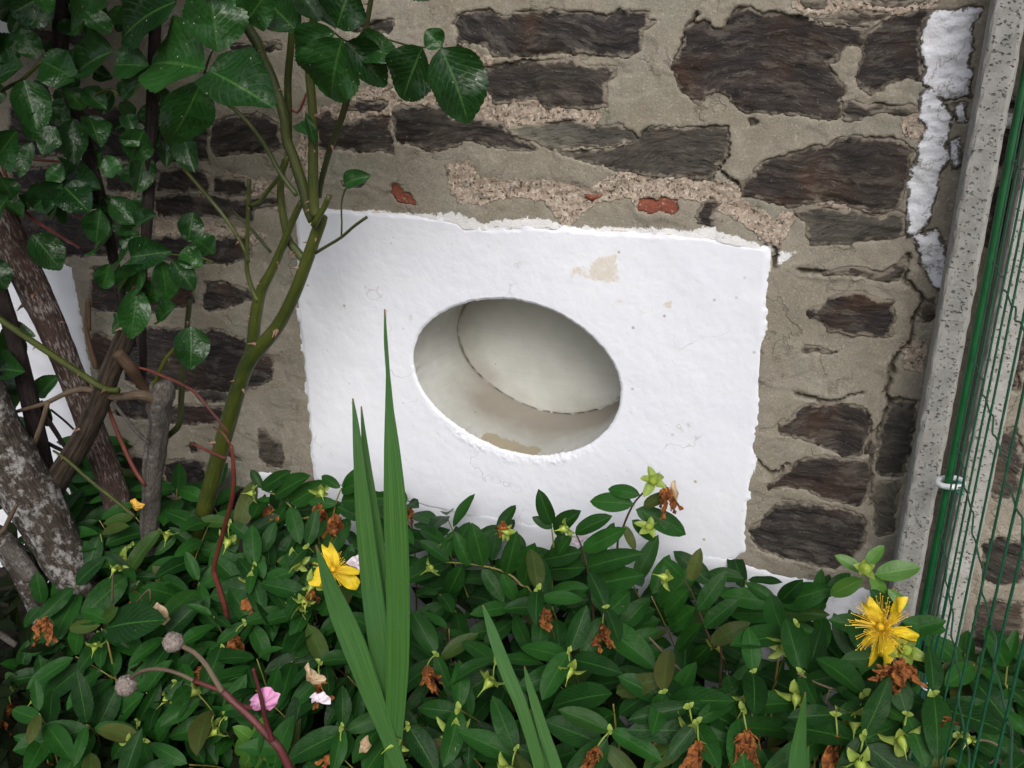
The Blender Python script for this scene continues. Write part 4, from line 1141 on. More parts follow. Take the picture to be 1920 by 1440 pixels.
bC = Vector((at(285, 1110, -.2)[0], -.2, 0))
roseC = thing('rose_bush', 'rose bush with a short grey stump and thin shoots rising behind the green cane', 'rose bush', bC)
cane(roseC, bC, [(280,1220,28),(284,1110,27),(282,1000,30),(286,900,33),(291,850,36),(297,800,34),(300,765,44),(303,742,50),(306,722,38),(308,712,22)], -.2, M_BARKGREY, .30, 20, 0, name='trunk', seed=41)
cane(roseC, bC, [(306,752,26,-.20),(285,746,22,-.215),(262,740,18),(232,744,16),(205,742,14),(165,730,12),(128,736,9),(85,756,8),(30,772,6)], -.23, M_CANETAN, .06, 10, 0, seed=42)
cane(roseC, bC, [(90,754,8),(78,795,9),(66,830,9),(62,870,9),(66,905,8),(82,938,6)], -.235, M_CANETAN, .06, 9, 0, seed=43)
cane(roseC, bC, [(-20,570,11),(0,598,11),(40,626,12),(90,660,12),(150,700,13),(195,728,12),(222,732,11)], -.245, M_CANEGREEN, .04, 10, 5, .008, seed=44)
cane(roseC, bC, [(262,725,15),(268,690,14),(268,640,13),(268,590,13),(270,500,13),(275,430,20),(280,330,21),(284,230,22),(288,130,21),(292,20,20),(294,-60,20)], -.17, M_BARKDARK, .06, 12, 2, .008, seed=45)
cane(roseC, bC, [(283,742,8),(298,700,8),(312,672,8),(330,650,7),(350,620,4)], -.21, M_CANEGREEN, .03, 8, 1, .006, seed=46)
cane(roseC, bC, [(314,818,12),(336,795,11),(340,745,11),(343,690,11),(348,640,10),(356,560,10)], -.17, M_CANEDARK, .04, 9, 3, .009, seed=47)
cane(roseC, bC, [(292,752,18,-.20),(262,716,20,-.22),(246,692,22,-.235),(232,674,22,-.24),(220,660,22,-.245)], -.24, M_CANEBROWN, .06, 14, 0, name='cut_stub', seed=48)
cane(roseC, bC, [(244,686,5),(275,693,5),(300,703,5),(358,730,6),(395,770,6),(428,812,5)], -.225, M_CANERED, .03, 7, 0, name='twig', seed=49)
cane(roseC, bC, [(198,745,6),(212,790,7),(232,838,8),(252,880,8),(272,910,7)], -.215, M_CANERED, .03, 8, 1, .005, name='twig', seed=50)
cane(roseC, bC, [(356,830,4),(385,843,6),(424,860,7)], -.2, M_CANERED, .03, 7, 0, name='twig', seed=51)
cane(roseC, bC, [(208,750,5),(240,790,7),(258,812,8),(280,832,7)], -.225, M_BARKGREY, .04, 8, 0, name='twig', seed=52)
cane(roseC, bC, [(100,845,4),(125,862,6),(168,900,7),(212,935,7),(252,968,7)], -.26, M_CANEGREEN, .05, 8, 4, .004, name='twig', seed=53)
cane(roseC, bC, [(118,-50,26),(116,0,27),(114,60,27),(116,120,26),(150,230,22),(180,340,22),(202,430,20),(226,560,18),(245,650,22)], -.15, M_BARKDARK, .07, 12, 2, .008, seed=54)
for q in ([(62,745,6),(90,790,7),(122,838,7)], [(88,780,4),(110,815,5),(122,838,5)], [(95,768,4),(120,788,4),(138,805,4)], [(60,810,6),(92,832,7),(120,846,7)]):
    cane(roseC, bC, q, -.19, M_BARKDARK, .03, 7, 0, name='twig', seed=55)
cane(roseC, bC, [(168,620,6),(165,560,7),(163,620,7),(180,690,10)], -.13, M_CANEBROWN, .03, 8, 0, name='twig', seed=56)
cane(roseC, bC, [(160,205,5),(172,188,6),(190,172,6),(212,168,6),(222,180,5)], -.2, M_CANEGREEN, .02, 7, 0, name='twig', seed=57)
cane(roseC, bC, [(290,475,4),(330,478,4),(372,482,5),(400,492,5)], -.2, M_CANEGREEN, .02, 7, 0, name='twig', seed=58)
leaflets(roseC, bC, [
 (205,8,118,58,62),(332,2,186,66,86,-.05,1),(208,62,156,22,40,-.03,2),(214,95,130,132,62,-.02),(217,122,278,120,52,-.03),(292,132,216,186,54,-.02),(158,206,118,158,50),(200,205,150,160,40),(210,172,190,218,24),
 (136,224,138,314,54),(166,218,192,276,44),(122,336,82,318,40),(124,334,188,352,46),(118,344,50,398,38,-.02),(120,358,84,414,30,-.03),(120,350,168,396,50,-.02),(114,380,119,428,16),(188,392,178,462,46,-.02),
 (256,420,204,366,52),(256,426,204,424,48),(254,426,290,398,26,-.02),(270,244,240,304,50),(270,288,256,368,46),(232,250,262,275,36),(245,482,322,470,44,-.03),(225,300,190,330,40),
 (272,494,196,542,38,-.03,1),(272,496,226,556,36,-.04),(258,540,244,644,52,-.04),(302,488,316,574,44,-.03),(322,488,368,548,46,-.02),(286,526,278,574,36,-.02),(230,600,205,618,24),(206,494,190,546,32),(330,574,288,604,36),
 (357,612,360,698,64,-.04,1),(362,398,352,458,46,-.02),(366,448,402,474,34),(240,470,215,500,34),(300,460,262,500,40,-.02),(340,470,380,500,36,.0),(210,440,170,470,40,.01),(230,440,265,465,40,.01),(150,130,110,100,50,.02),(100,200,130,240,40,.02),
 (150,-40,80,-90,90),(250,-50,180,-110,100),(320,-60,300,-140,100),(50,-70,-20,-110,100),(210,-20,270,-60,80)], -.2)

# unseen rose leaves above the frame, added for shade, on the grey stump bush
for _ in range(190):
    p = Vector((random.uniform(-1.5, -.72), random.uniform(-.42, -.05), random.uniform(1.14, 1.5)))
    d = Vector((random.uniform(-1, 1), random.uniform(-1, .4), random.uniform(-.8, .2))).normalized()
    put_leaf('leaflet', rose_mesh(.72, random.choice((0, 1))), p, p + d * random.uniform(.06, .09), Vector((random.uniform(-.4, .4), -.4, 1)), roseC, bC)

for _ in range(260):  # more unseen leaf mass, added to darken the left of the wall
    p = Vector((random.uniform(-1.75, -.85), random.uniform(-.75, -.1), random.uniform(1.24, 1.65)))
    d = Vector((random.uniform(-1, 1), random.uniform(-1, .6), random.uniform(-.6, .2))).normalized()
    put_leaf('leaflet', rose_mesh(.78, 0), p, p + d * random.uniform(.07, .10), Vector((random.uniform(-.4, .4), random.uniform(-.4, .2), 1)), roseB, bB)
# added shoots and leaves above the frame, unseen, blocking sun from the left wall
for q_ in range(5):
    x0 = -1.45 + .16 * q_
    tube('cane', [(x0 - .1, -.30, .95 + .1 * (q_ == 9)), (x0 - .02, -.34, 1.22), (x0 + .10, -.42, 1.36), (x0 + .26, -.55, 1.40)] if q_ < 1 else [(x0 - .05, -.26, 1.22), (x0, -.34, 1.30), (x0 + .10, -.44, 1.38), (x0 + .24, -.56, 1.40)], [.006, .005, .004, .002], M_CANEGREEN, roseA, bA, n=24, sides=8)
for _ in range(285):
    p = Vector((random.uniform(-1.60, -.92), random.uniform(-.62, -.24), random.uniform(1.22, 1.50)))
    d = Vector((random.uniform(-1, 1), random.uniform(-1, 1), random.uniform(-.6, .2))).normalized()
    put_leaf('leaflet', rose_mesh(.78, 0), p, p + d * random.uniform(.07, .10), Vector((random.uniform(-.2, .6), random.uniform(-.9, 0), .8)), roseA, bA)
# small inner leaflets close to the wall
for q_ in range(78):
    x, y = random.uniform(-20, 320), 400 * random.random() ** 1.25 - 20
    if x > 250 and y > 300: continue
    a = random.uniform(.2, 2.9); L_ = random.uniform(30, 52)
    leaflets(roseC if q_ % 2 else roseB, bC if q_ % 2 else bB, [(x, y, x + L_ * math.cos(a), y + L_ * math.sin(a), L_ * random.uniform(.6, .8), .0)], random.uniform(-.19, -.09))

# ------------------------------------------------------------------ ground cover: leafy sprigs
def smooth_blob(name, prof, sides=10, lobes=0):
    V = []; n = len(prof)
    for y, r in prof:
        for i in range(sides):
            a = 2 * math.pi * i / sides
            rr = r * (1 + .06 * lobes * math.cos(5 * a))
            V.append((rr * math.cos(a), y, rr * math.sin(a)))
    idx = np.arange(n * sides).reshape(n, sides); nx = np.roll(idx, -1, 1)
    return npmesh(name, np.array(V), np.stack([idx[:-1], idx[1:], nx[1:], nx[:-1]], -1).reshape(-1, 4))
CAPSULE = smooth_blob('seed_capsule', [(0, .10), (.08, .22), (.22, .30), (.42, .29), (.62, .19), (.80, .09), (.92, .045), (1.05, .03), (1.45, .012)], 10, 1)
CAPSULE.materials.append(M_CAPSULE)
BUD = smooth_blob('bud', [(0, .06), (.1, .3), (.3, .43), (.55, .42), (.78, .28), (.95, .10), (1.0, .02)], 12)
BUD.materials.append(M_CAPSULE)
SEPALS = [leaf_mesh('sepal', 4, 8, .74, .25, .30 + .25 * i, .80, 0, i, .08, .46) for i in range(3)]
for m_ in SEPALS: m_.materials.append(M_SEPAL)
def ribbon_mesh(name, seed, n_str=6, spread=.5):
    """withered flower: crumpled strips hanging from one point, along +Y"""
    r_ = random.Random(seed); V = []; Q = []
    for s in range(n_str):
        a = r_.uniform(-spread, spread); b = r_.uniform(-spread, spread); L = r_.uniform(.6, 1.05); w = r_.uniform(.07, .17)
        tw = r_.uniform(-2.5, 2.5); ph = r_.uniform(0, 6); o = len(V); nn = 12
        for j in range(nn + 1):
            v = j / nn; ww = w * (.35 + math.sin(math.pi * min(1, v * .95)) ** .7)
            ang = tw * v + ph
            cx = a * v * L + .05 * math.sin(v * 9 + ph); cz = b * v * L + .06 * math.sin(v * 7 + ph * 2); cy = v * L - .12 * v * v * math.sin(ph)
            for u in (-1, -.33, .33, 1):
                cr = .05 * math.sin(u * 5 + v * 17 + ph) + .03 * math.sin(v * 31 + u * 3)
                V.append((cx + ww * u * math.cos(ang) + cr * math.sin(ang), cy + .03 * r_.uniform(-1, 1), cz + ww * u * math.sin(ang) - cr * math.cos(ang)))
        for j in range(nn):
            for i in range(3):
                k_ = o + j * 4 + i
                Q.append((k_, k_ + 1, k_ + 5, k_ + 4))
    # tangle of dry stamens
    for s in range(26):
        d = Vector((r_.uniform(-spread, spread), r_.uniform(.4, 1), r_.uniform(-spread, spread))); L = r_.uniform(.3, .62); o = len(V)
        sd_ = d.orthogonal().normalized() * .011
        for j in range(5):
            v = j / 4; c = d * (L * v) + Vector((.06 * math.sin(v * 5 + s), 0, .06 * math.cos(v * 4 + s)))
            V.append(tuple(c - sd_)); V.append(tuple(c + sd_))
        for j in range(4):
            Q.append((o + j * 2, o + j * 2 + 1, o + j * 2 + 3, o + j * 2 + 2))
    me = npmesh(name, np.array(V), np.array(Q)); me.materials.append(M_WITHER)
    return me
WITHER = [ribbon_mesh('withered_flower', s, 5 + s % 3, .38 + .1 * (s % 3)) for s in range(5)]

def add_capsule(root, base, p, d, size, tilt=None, bud=False):
    """capsule at p pointing along d, with five sepals as sub-parts"""
    m3 = frame(p, p + d, view_n(p, .2, .4))
    m = m3.to_4x4() @ Matrix.Diagonal((size, size, size, 1)); m.translation = p - base
    c = bpy.data.objects.new('bud' if bud else 'seed_capsule', BUD if bud else CAPSULE)
    COL.objects.link(c); c.parent = root; c.matrix_local = m
    k0 = random.uniform(0, 6)
    for i in range(5):
        a = k0 + i * 2 * math.pi / 5 + random.uniform(-.25, .25)
        out = random.uniform(.35, 1.25) if not bud else .1
        ys = Vector((math.cos(a), (.35 if not bud else 1.0) + random.uniform(-.5, .5) * (not bud), math.sin(a))).normalized() if not bud else Vector((math.cos(a) * .3, 1, math.sin(a) * .3)).normalized()
        zs_ = Vector((-math.cos(a) * .5, 1, -math.sin(a) * .5))
        b = Vector((math.cos(a) * .12, .06, math.sin(a) * .12))
        mm = frame(b, b + ys, zs_).to_4x4() @ Matrix.Diagonal((random.uniform(.72, .95), random.uniform(.70, 1.0), 1.0, 1)); mm.translation = b
        s = bpy.data.objects.new('sepal', SEPALS[i % 3]); COL.objects.link(s); s.parent = c; s.matrix_local = mm
    return c

def add_wither(root, base, p, d, size):
    m = frame(p, p + d, view_n(p, 0, .8)).to_4x4() @ Matrix.Diagonal((size, size, size, 1)); m.translation = p - base
    o = bpy.data.objects.new('withered_flower', random.choice(WITHER)); COL.objects.link(o); o.parent = root; o.matrix_local = m
    return o

SPRIGS = 'leafy sprigs of the ground cover'
CAMX = Vector(CAMROT[:, 0])
def stem_tube(root, base, pts, r0, r1, mat=None):
    return tube('stem', [Vector(p) for p in pts], [r0, (r0 + r1) / 2, r1], mat or M_STALK, root, base, n=12, sides=6)

MARKS = [((-1.25, -.30), 'at the foot of the pale lichen trunk'), ((-1.05, -.12), 'below the reddish leaning trunk'), ((-.98, -.28), 'around the grey stump'),
         ((-.86, -.22), 'at the foot of the thick green cane'), ((-.70, -.10), 'against the white plinth left of the panel'), ((-.66, -.32), 'beside the left yellow flower'),
         ((-.72, -.50), 'around the dry round seed heads'), ((-.55, -.52), 'by the bright pink petal'), ((-.44, -.42), 'at the foot of the tall blades'),
         ((-.48, -.14), 'below the left half of the oval recess'), ((-.30, -.12), 'below the right half of the oval recess'), ((-.25, -.32), 'between the tall blades and the right yellow flower'),
         ((-.30, -.50), 'around the small brown tipped blades'), ((-.12, -.16), 'below the right edge of the white panel'), ((-.08, -.50), 'around the short pale blade at the bottom'),
         ((.02, -.22), 'in front of the concrete post'), ((.02, -.36), 'below the right yellow flower'), ((.22, -.12), 'behind the green fence'), ((.16, -.36), 'left of the green fence'), ((.08, -.55), 'in the bottom right corner')]
SHORT = {'leaf': 'flowerless green leafy sprig ', 'capsule': 'sprig with a green seed capsule ', 'wither': 'sprig with a withered orange flower ', 'both': 'sprig with capsule and withered flower '}
def sprig(base, tip, leafL, npairs, kind, label, bright=False):
    where = min(MARKS, key=lambda m: (m[0][0] - tip[0]) ** 2 + (m[0][1] - tip[1]) ** 2)[1]
    root = thing('leafy_sprig', SHORT[kind] + where, 'sprig', base, SHORT[kind] + where)
    base = Vector(base); tip = Vector(tip)
    mid = base.lerp(tip, .5) + Vector((random.uniform(-.02, .02), random.uniform(.0, .03), (tip - base).z * .18))
    def bez(t): return base * (1 - t) ** 2 + mid * (2 * t * (1 - t)) + tip * t ** 2
    stem_tube(root, base, [bez(0), bez(.35), bez(.7), bez(1)], .0015, .0008)
    meshes = HYPB if bright else HYP
    ang0 = random.uniform(0, math.pi); flat = random.random() < .55
    Lt = (tip - base).length
    for k in range(npairs):
        t = 1 - k * min(.15, .026 / max(Lt, .1)) - (.0 if k == 0 else .01)
        if t < .15: break
        p = bez(t); T = (bez(min(1, t + .02)) - bez(t - .02)).normalized()
        ref = (CAMV - p).normalized() * .85 + Vector((0, 0, .40)) + Vector((random.uniform(-.3, .3), 0, random.uniform(-.2, .2)))
        sx = T.cross(ref).normalized(); sy = sx.cross(T).normalized()
        a = (ang0 * .35 if flat else ang0 + (k % 2) * math.pi / 2) + random.uniform(-.35, .35)
        side = sx * math.cos(a) + sy * math.sin(a)
        for s in (-1, 1):
            d = (side * s * 1.0 + T * random.uniform(.15, .75) + Vector((0, -.12, random.uniform(-.5, .05)))).normalized()
            L = leafL * random.uniform(.66, 1.14) * (1 - .22 * (k == 0))
            nr = (ref.normalized() + T * .25 + Vector((random.uniform(-.45, .45), random.uniform(-.45, .45), random.uniform(-.1, .5)))).normalized()
            b = p + d * .003
            put_leaf('leaf', random.choice(meshes), b, b + d * L, nr, root, base, random.uniform(.9, 1.12))
    if kind in ('capsule', 'both'):
        d = ((CAMV - tip).normalized() * random.uniform(.2, .8) + Vector((random.uniform(-.8, .8), 0, random.uniform(-1.2, -.2)))).normalized()
        e = tip + Vector((random.uniform(-.008, .008), -.012, .010))
        tube('stalk', [tip, tip.lerp(e, .6) + Vector((0, 0, .004)), e], [.0011, .0010, .0010], M_SEPAL, root, base, n=6, sides=6)
        add_capsule(root, base, e, d, random.uniform(.013, .017))
        for s in (-1, 1):
            put_leaf('bract', SEPALS[1], tip, tip + (CAMX * s + Vector((0, -.3, .2))).normalized() * .010, view_n(tip), root, base)
    if kind in ('wither', 'both'):
        d = Vector((random.uniform(-.6, .6), -.35, -1)).normalized()
        add_wither(root, base, tip + Vector((random.uniform(-.01, .01), -.01, 0)), d, random.uniform(.026, .042))
    return root

def canopy(x, y):
    """height of the top of the ground cover"""
    t = min(1, max(0, (-y - .10) / .36))
    z = .375 - .20 * t ** 1.2
    z += .035 * float(fbm(np.array(x * 5.), np.array(y * 5.), 301, 2))
    if x < -.75: z -= .05 * min(1, (-.75 - x) / .3) * (1 - t)
    if x > -.16: z -= .05 * (1 - t)
    return z
cnt = 0
sp = .077
yy = -.06
row = 0
while yy > -.70:
    xx = -1.30 + (row % 2) * sp / 2
    lim0 = -1.35 + (-yy) * .9
    while xx < .32:
        x = xx + random.uniform(-.022, .022); y = yy + random.uniform(-.022, .022)
        xx += sp
        if (-.93 < x < -.69 and y > -.13): continue
        if x < lim0 or (.07 < x < .13 and y > -.2): continue
        z = canopy(x, y) + random.uniform(-.035, .012)
        if z < .06: z = .06
        r_ = random.random()
        kind = 'leaf' if r_ < .86 else 'capsule' if r_ < .94 else 'wither' if r_ < .955 else 'leaf'
        bx, by = x + random.uniform(-.14, .14), min(-.03, y + random.uniform(-.04, .13))
        sprig((bx, by, 0), (x, y, z), random.uniform(.064, .082), 5 if z > .2 else 4, kind, x)
        cnt += 1
    yy -= sp * .85; row += 1
print('sprigs', cnt)
# low leaves underneath with shade painted into their colour, uncountable
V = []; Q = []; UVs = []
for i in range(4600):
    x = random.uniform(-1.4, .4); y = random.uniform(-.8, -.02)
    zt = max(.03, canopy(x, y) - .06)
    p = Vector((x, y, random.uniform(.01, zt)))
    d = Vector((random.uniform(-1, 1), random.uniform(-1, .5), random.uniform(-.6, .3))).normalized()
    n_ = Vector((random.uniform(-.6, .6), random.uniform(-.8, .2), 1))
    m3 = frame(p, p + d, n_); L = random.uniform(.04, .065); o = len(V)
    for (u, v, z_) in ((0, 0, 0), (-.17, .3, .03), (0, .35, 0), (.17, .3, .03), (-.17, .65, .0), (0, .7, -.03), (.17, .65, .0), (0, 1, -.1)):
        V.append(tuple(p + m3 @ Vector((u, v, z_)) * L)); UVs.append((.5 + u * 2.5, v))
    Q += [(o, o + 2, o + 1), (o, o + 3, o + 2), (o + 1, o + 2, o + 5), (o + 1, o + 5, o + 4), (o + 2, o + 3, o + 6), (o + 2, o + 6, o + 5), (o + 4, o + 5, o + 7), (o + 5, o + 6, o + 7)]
und = link('undergrowth', npmesh('undergrowth', np.array(V), np.array(Q), uv=np.array(UVs)), M_SHADELEAF)
und['kind'] = 'stuff'; und['label'] = 'dense low leaves under the ground cover with shade put in their colour'

# --- sprigs one can tell apart, along the top of the ground cover
def hero(label, stem, Y, leaves, capsules=(), withers=(), bright=False, wy=.012, sr=.0014, mat=None, buds=()):
    P = [A(q[0], q[1], q[2] if len(q) > 2 else Y) for q in stem]
    base = Vector((P[0].x, P[0].y + .01, 0))
    root = thing('leafy_sprig', label, 'sprig', base, SPRIGS)
    tube('stem', [base] + P, [sr * 1.2, sr, sr * .7], mat or M_STALK, root, base, n=24, sides=7)
    for q in leaves:
        bx, by, tx, ty = q[:4]; br = bright or (len(q) > 4 and q[4])
        b = A(bx, by, Y - .003); t = A(tx, ty, Y - .003 + random.uniform(-.018, .012))
        put_leaf('leaf', random.choice(HYPB if br else HYP), b, t, view_n(b, .25, .22), root, base, random.uniform(.95, 1.12))
    for (x, y, dx, dy, s) in capsules:
        p = A(x, y, Y - .012); d = (A(x + dx, y + dy, Y - .02) - p).normalized()
        add_capsule(root, base, p, d, s)
    for (x, y, dx, dy, s) in buds:
        p = A(x, y, Y - .012); d = (A(x + dx, y + dy, Y - .05) - p).normalized()
        add_capsule(root, base, p, d, s, bud=True)
    for (x, y, dx, dy, s) in withers:
        p = A(x, y, Y - wy); d = (A(x + dx, y + dy, Y - wy) - p).normalized()
        add_wither(root, base, p, d, s)
    return root, base

hero('bright light green young sprig with a round bud in front of the concrete post', [(1672,1160),(1660,1120),(1635,1078)], -.20,
     [(1620,1072,1568,1040),(1625,1060,1656,1022),(1640,1078,1727,1062),(1618,1085,1552,1118),(1632,1078,1664,1122),(1650,1100,1640,1150),(1665,1105,1702,1140)], bright=True, buds=[(1622,1068,-2,-12,.016)])
hero('long arching sprig with paired oval leaves and a pale bract against the white panel', [(1112,1200),(1110,1130),(1104,1080),(1094,1035),(1080,1000)], -.17,
     [(1078,1000,1142,966),(1092,1032,1168,992),(1090,1034,1010,1052),(1098,1064,1006,1068),(1100,1064,1194,1036),(1106,1098,1198,1078),(1104,1102,1028,1108),(1108,1112,1158,1156),(1104,1124,1038,1130),(1072,1002,1040,1046)], capsules=[(1066,990,-20,4,.016)], mat=M_CANEBROWN)
hero('tall sprig with two pale capsules and a withered flower rising highest before the white panel', [(1155,1060),(1165,1000),(1185,950),(1205,925),(1218,915)], -.15,
     [(1188,945,1104,938),(1200,928,1138,914),(1192,955,1272,988),(1185,975,1232,1014),(1170,985,1192,1032),(1206,950,1262,922),(1205,960,1290,1000)], capsules=[(1222,905,10,-14,.019),(1214,990,14,-8,.016)], withers=[(1246,912,12,40,.034)], mat=M_CANEBROWN)
hero('sprig with rising leaf pairs and one capsule before the lower right of the panel', [(1352,1250),(1336,1212),(1318,1165),(1300,1118),(1278,1078)], -.2,
     [(1294,1090,1312,1030),(1308,1145,1358,1074),(1320,1178,1380,1122),(1332,1206,1400,1168),(1292,1105,1238,1160),(1304,1140,1246,1180),(1316,1170,1262,1222),(1282,1085,1250,1050),(1330,1210,1290,1250)], capsules=[(1252,1084,-22,-6,.015)], mat=M_CANEBROWN)
hero('sideways sprig with upright leaves and a capsule at its left end before the panel foot', [(1000,1150),(975,1095),(940,1070),(885,1058),(835,1054)], -.18,
     [(906,1062,888,986),(880,1060,856,1002),(866,1060,836,1124),(904,1066,946,1128),(830,1048,848,1000),(950,1076,966,1008),(982,1098,1000,1022),(940,1075,970,1130),(985,1100,980,1160),(842,1052,792,1012)], capsules=[(812,1062,-24,16,.015)])
hero('single dark leaf pair standing upright above a withered flower before the panel', [(1035,1080),(1038,1030),(1034,985)], -.16,
     [(1034,984,1010,924),(1036,990,1000,970),(1040,1000,1075,960)], capsules=[(955,1000,-14,-4,.013)], withers=[(945,978,-4,18,.022)])
hero('sprig with narrow paired leaves reaching left over the white plinth', [(598,1010),(562,970),(530,935),(492,918)], -.14,
     [(490,918,540,884),(515,930,572,890),(545,945,606,905),(505,932,455,978),(535,950,500,1000),(560,970,560,1020),(580,985,636,950),(492,916,470,880),(600,1000,640,1010)], capsules=[(480,925,-20,0,.015),(600,918,4,12,.016)])
hero('sprig with a dark wilting flower under broad leaves left of the tall blades', [(620,1050),(622,1000),(628,950),(640,915)], -.15,
     [(638,915,600,890),(640,920,680,900),(632,945,576,940),(632,950,690,975),(645,920,668,880),(628,975,575,1010),(640,940,720,935)], withers=[(600,945,-4,50,.05),(628,965,6,40,.04)])
hero('dark broad leaved sprig spreading flat under the concrete post', [(1460,1230),(1466,1180),(1460,1135)], -.17,
     [(1458,1132,1352,1112),(1462,1130,1552,1104),(1462,1150,1548,1150),(1456,1152,1362,1148),(1464,1170,1540,1190),(1458,1172,1380,1190),(1462,1128,1500,1092),(1455,1128,1400,1090)])
hero('leafy sprig growing low beside the fence at the right edge', [(1880,1330,-.1),(1885,1280,-.1),(1890,1240,-.1)], -.1,
     [(1890,1240,1905,1180),(1888,1250,1850,1180),(1892,1262,1930,1240),(1884,1270,1830,1250),(1888,1290,1880,1350),(1892,1290,1940,1330),(1880,1300,1820,1330)])
hero('sprig of dull olive brown older leaves low in the middle of the bed', [(1160,1420,-.36),(1155,1370,-.36),(1150,1320,-.36)], -.36,
     [(1148,1300,1020,1318),(1155,1300,1240,1270),(1152,1335,1050,1400),(1160,1340,1225,1290)])
hero('bright green young rosette at the bottom left beside the purple stem', [(490,1460,-.4),(480,1420,-.4),(478,1395,-.4)], -.4,
     [(476,1398,430,1400),(478,1400,452,1450),(480,1392,440,1362),(484,1392,492,1350),(486,1400,520,1430),(480,1400,500,1460)], bright=True)
hero('leafy sprig over the lichen trunk foot with a withered flower at its left', [(210,1240,-.36),(200,1200,-.36),(190,1178,-.36)], -.36,
     [(188,1172,122,1178),(190,1168,212,1145),(192,1180,240,1215),(200,1178,280,1156),(186,1165,130,1150),(206,1165,150,1140)], capsules=[(180,1205,-6,20,.015)], withers=[(85,1160,-6,50,.04)])

# --- yellow flowers
def petal_mesh(seed, n=10):
    r_ = random.Random(seed); V = []; w = .5
    for j in range(n + 1):
        v = j / n; ww = w * .5 * (.22 + .78 * math.sin(math.pi * min(1, v * .86) ** 1.1) ** .9)
        for i in range(5):
            u = i / 2 - 1
            V.append((u * ww + .05 * math.sin(v * 4 + seed), v, -.25 * v * v + .15 * math.sin(v * 8 + u * 2.5 + seed) * v + .20 * abs(u) * math.sin(seed * 3 + v * 5)))
    a = np.array(V); Q = grid_quads(n + 1, 5)
    me = npmesh('petal', a, Q); me.materials.append(M_PETAL); return me
PETALS = [petal_mesh(i) for i in range(6)]
def stamen_mesh(seed, k=150):
    r_ = random.Random(seed); V = []; Q = []
    for s in range(k):
        a = r_.uniform(0, 2 * math.pi); el = r_.uniform(.1, 1.2); L = r_.uniform(.6, 1.1); o = len(V)
        d = Vector((math.cos(a) * math.cos(el), math.sin(a) * math.cos(el), math.sin(el)))
        sd_ = d.cross(Vector((.3, .2, 1))).normalized() * .012
        for j in range(5):
            v = j / 4; c = d * L * v + Vector((0, 0, -.14 * v * v)) + Vector((math.cos(a + 1.6), math.sin(a + 1.6), 0)) * .08 * v * v
            q = sd_ * (1 - .4 * v)
            V.append(tuple(c - q)); V.append(tuple(c + q))
        for j in range(4): Q.append((o + j * 2, o + j * 2 + 1, o + j * 2 + 3, o + j * 2 + 2))
        # anther
        e = Vector(V[-1]); o = len(V); z_ = .022
        for q in ((z_, 0, 0), (0, z_, 0), (-z_, 0, 0), (0, -z_, 0)): V.append(tuple(e + Vector(q)))
        Q.append((o, o + 1, o + 2, o + 3))
    me = npmesh('stamens', np.array(V), np.array(Q)); me.materials.append(M_STAMEN); return me
def yellow_flower(root, base, cx, cy, Y, petals, face, sten=.030):
    c = A(cx, cy, Y)
    fz = face.normalized()
    f = bpy.data.objects.new('flower', None); COL.objects.link(f); f.empty_display_size = .01
    f.parent = root; f.location = c - base
    for i, (tx, ty, w) in enumerate(petals):
        t = A(tx, ty, Y - random.uniform(-.012, .004))
        put_leaf('petal', PETALS[i % 6], c, t, fz, f, c, w)
    m = frame(c, c + fz.orthogonal(), fz).to_4x4() @ Matrix.Diagonal((sten, sten, sten, 1)); m.translation = fz * .002
    s = bpy.data.objects.new('stamens', stamen_mesh(int(cx))); COL.objects.link(s); s.parent = f; s.matrix_local = m
    ov = smooth_blob('ovary', [(0, .02), (.3, .5), (.7, .5), (1, .02)], 10); ov.materials.append(M_STAMEN)
    q = bpy.data.objects.new('ovary', ov); COL.objects.link(q); q.parent = f
    mm = frame(c, c + fz, fz.orthogonal()).to_4x4() @ Matrix.Diagonal((.007, .008, .007, 1)); mm.translation = fz * .006
    q.matrix_local = mm
root, base = hero('sprig with a ragged open yellow flower and a withered one beside the green fence', [(1690,1260),(1680,1230),(1662,1195)], -.33,
     [(1680,1190,1768,1160),(1650,1185,1560,1160),(1668,1235,1580,1235),(1690,1220,1750,1260),(1660,1250,1600,1310),(1675,1150,1640,1110),(1690,1165,1780,1180)],
     capsules=[(1700,1222,-4,-8,.019)], withers=[(1692,1236,-6,40,.034),(1699,1246,10,44,.032),(1684,1254,-34,14,.024)], wy=.06)
yellow_flower(root, base, 1655, 1178, -.355, [(1628,1135,1.05),(1691,1124,.62),(1728,1196,.62),(1646,1254,.85),(1612,1214,.62)], (CAMV - A(1655, 1178, -.355)).normalized() + Vector((-.25, 0, .1)))
root, base = hero('sprig with an open yellow flower half hidden behind a broad green blade', [(640,1150),(635,1120),(628,1085)], -.27,
     [(625,1090,570,1110),(640,1090,690,1120),(630,1110,600,1160),(622,1075,580,1045)], capsules=[(590,1090,-6,10,.017),(572,1122,0,14,.016)], withers=[(585,1105,-2,26,.03)])
yellow_flower(root, base, 624, 1070, -.30, [(618,1030,1.1),(578,1082,1.0),(606,1122,.8),(672,1098,1.0),(668,1068,.6)], (CAMV - A(624, 1070, -.30)).normalized() + Vector((.1, 0, .3)), .026)

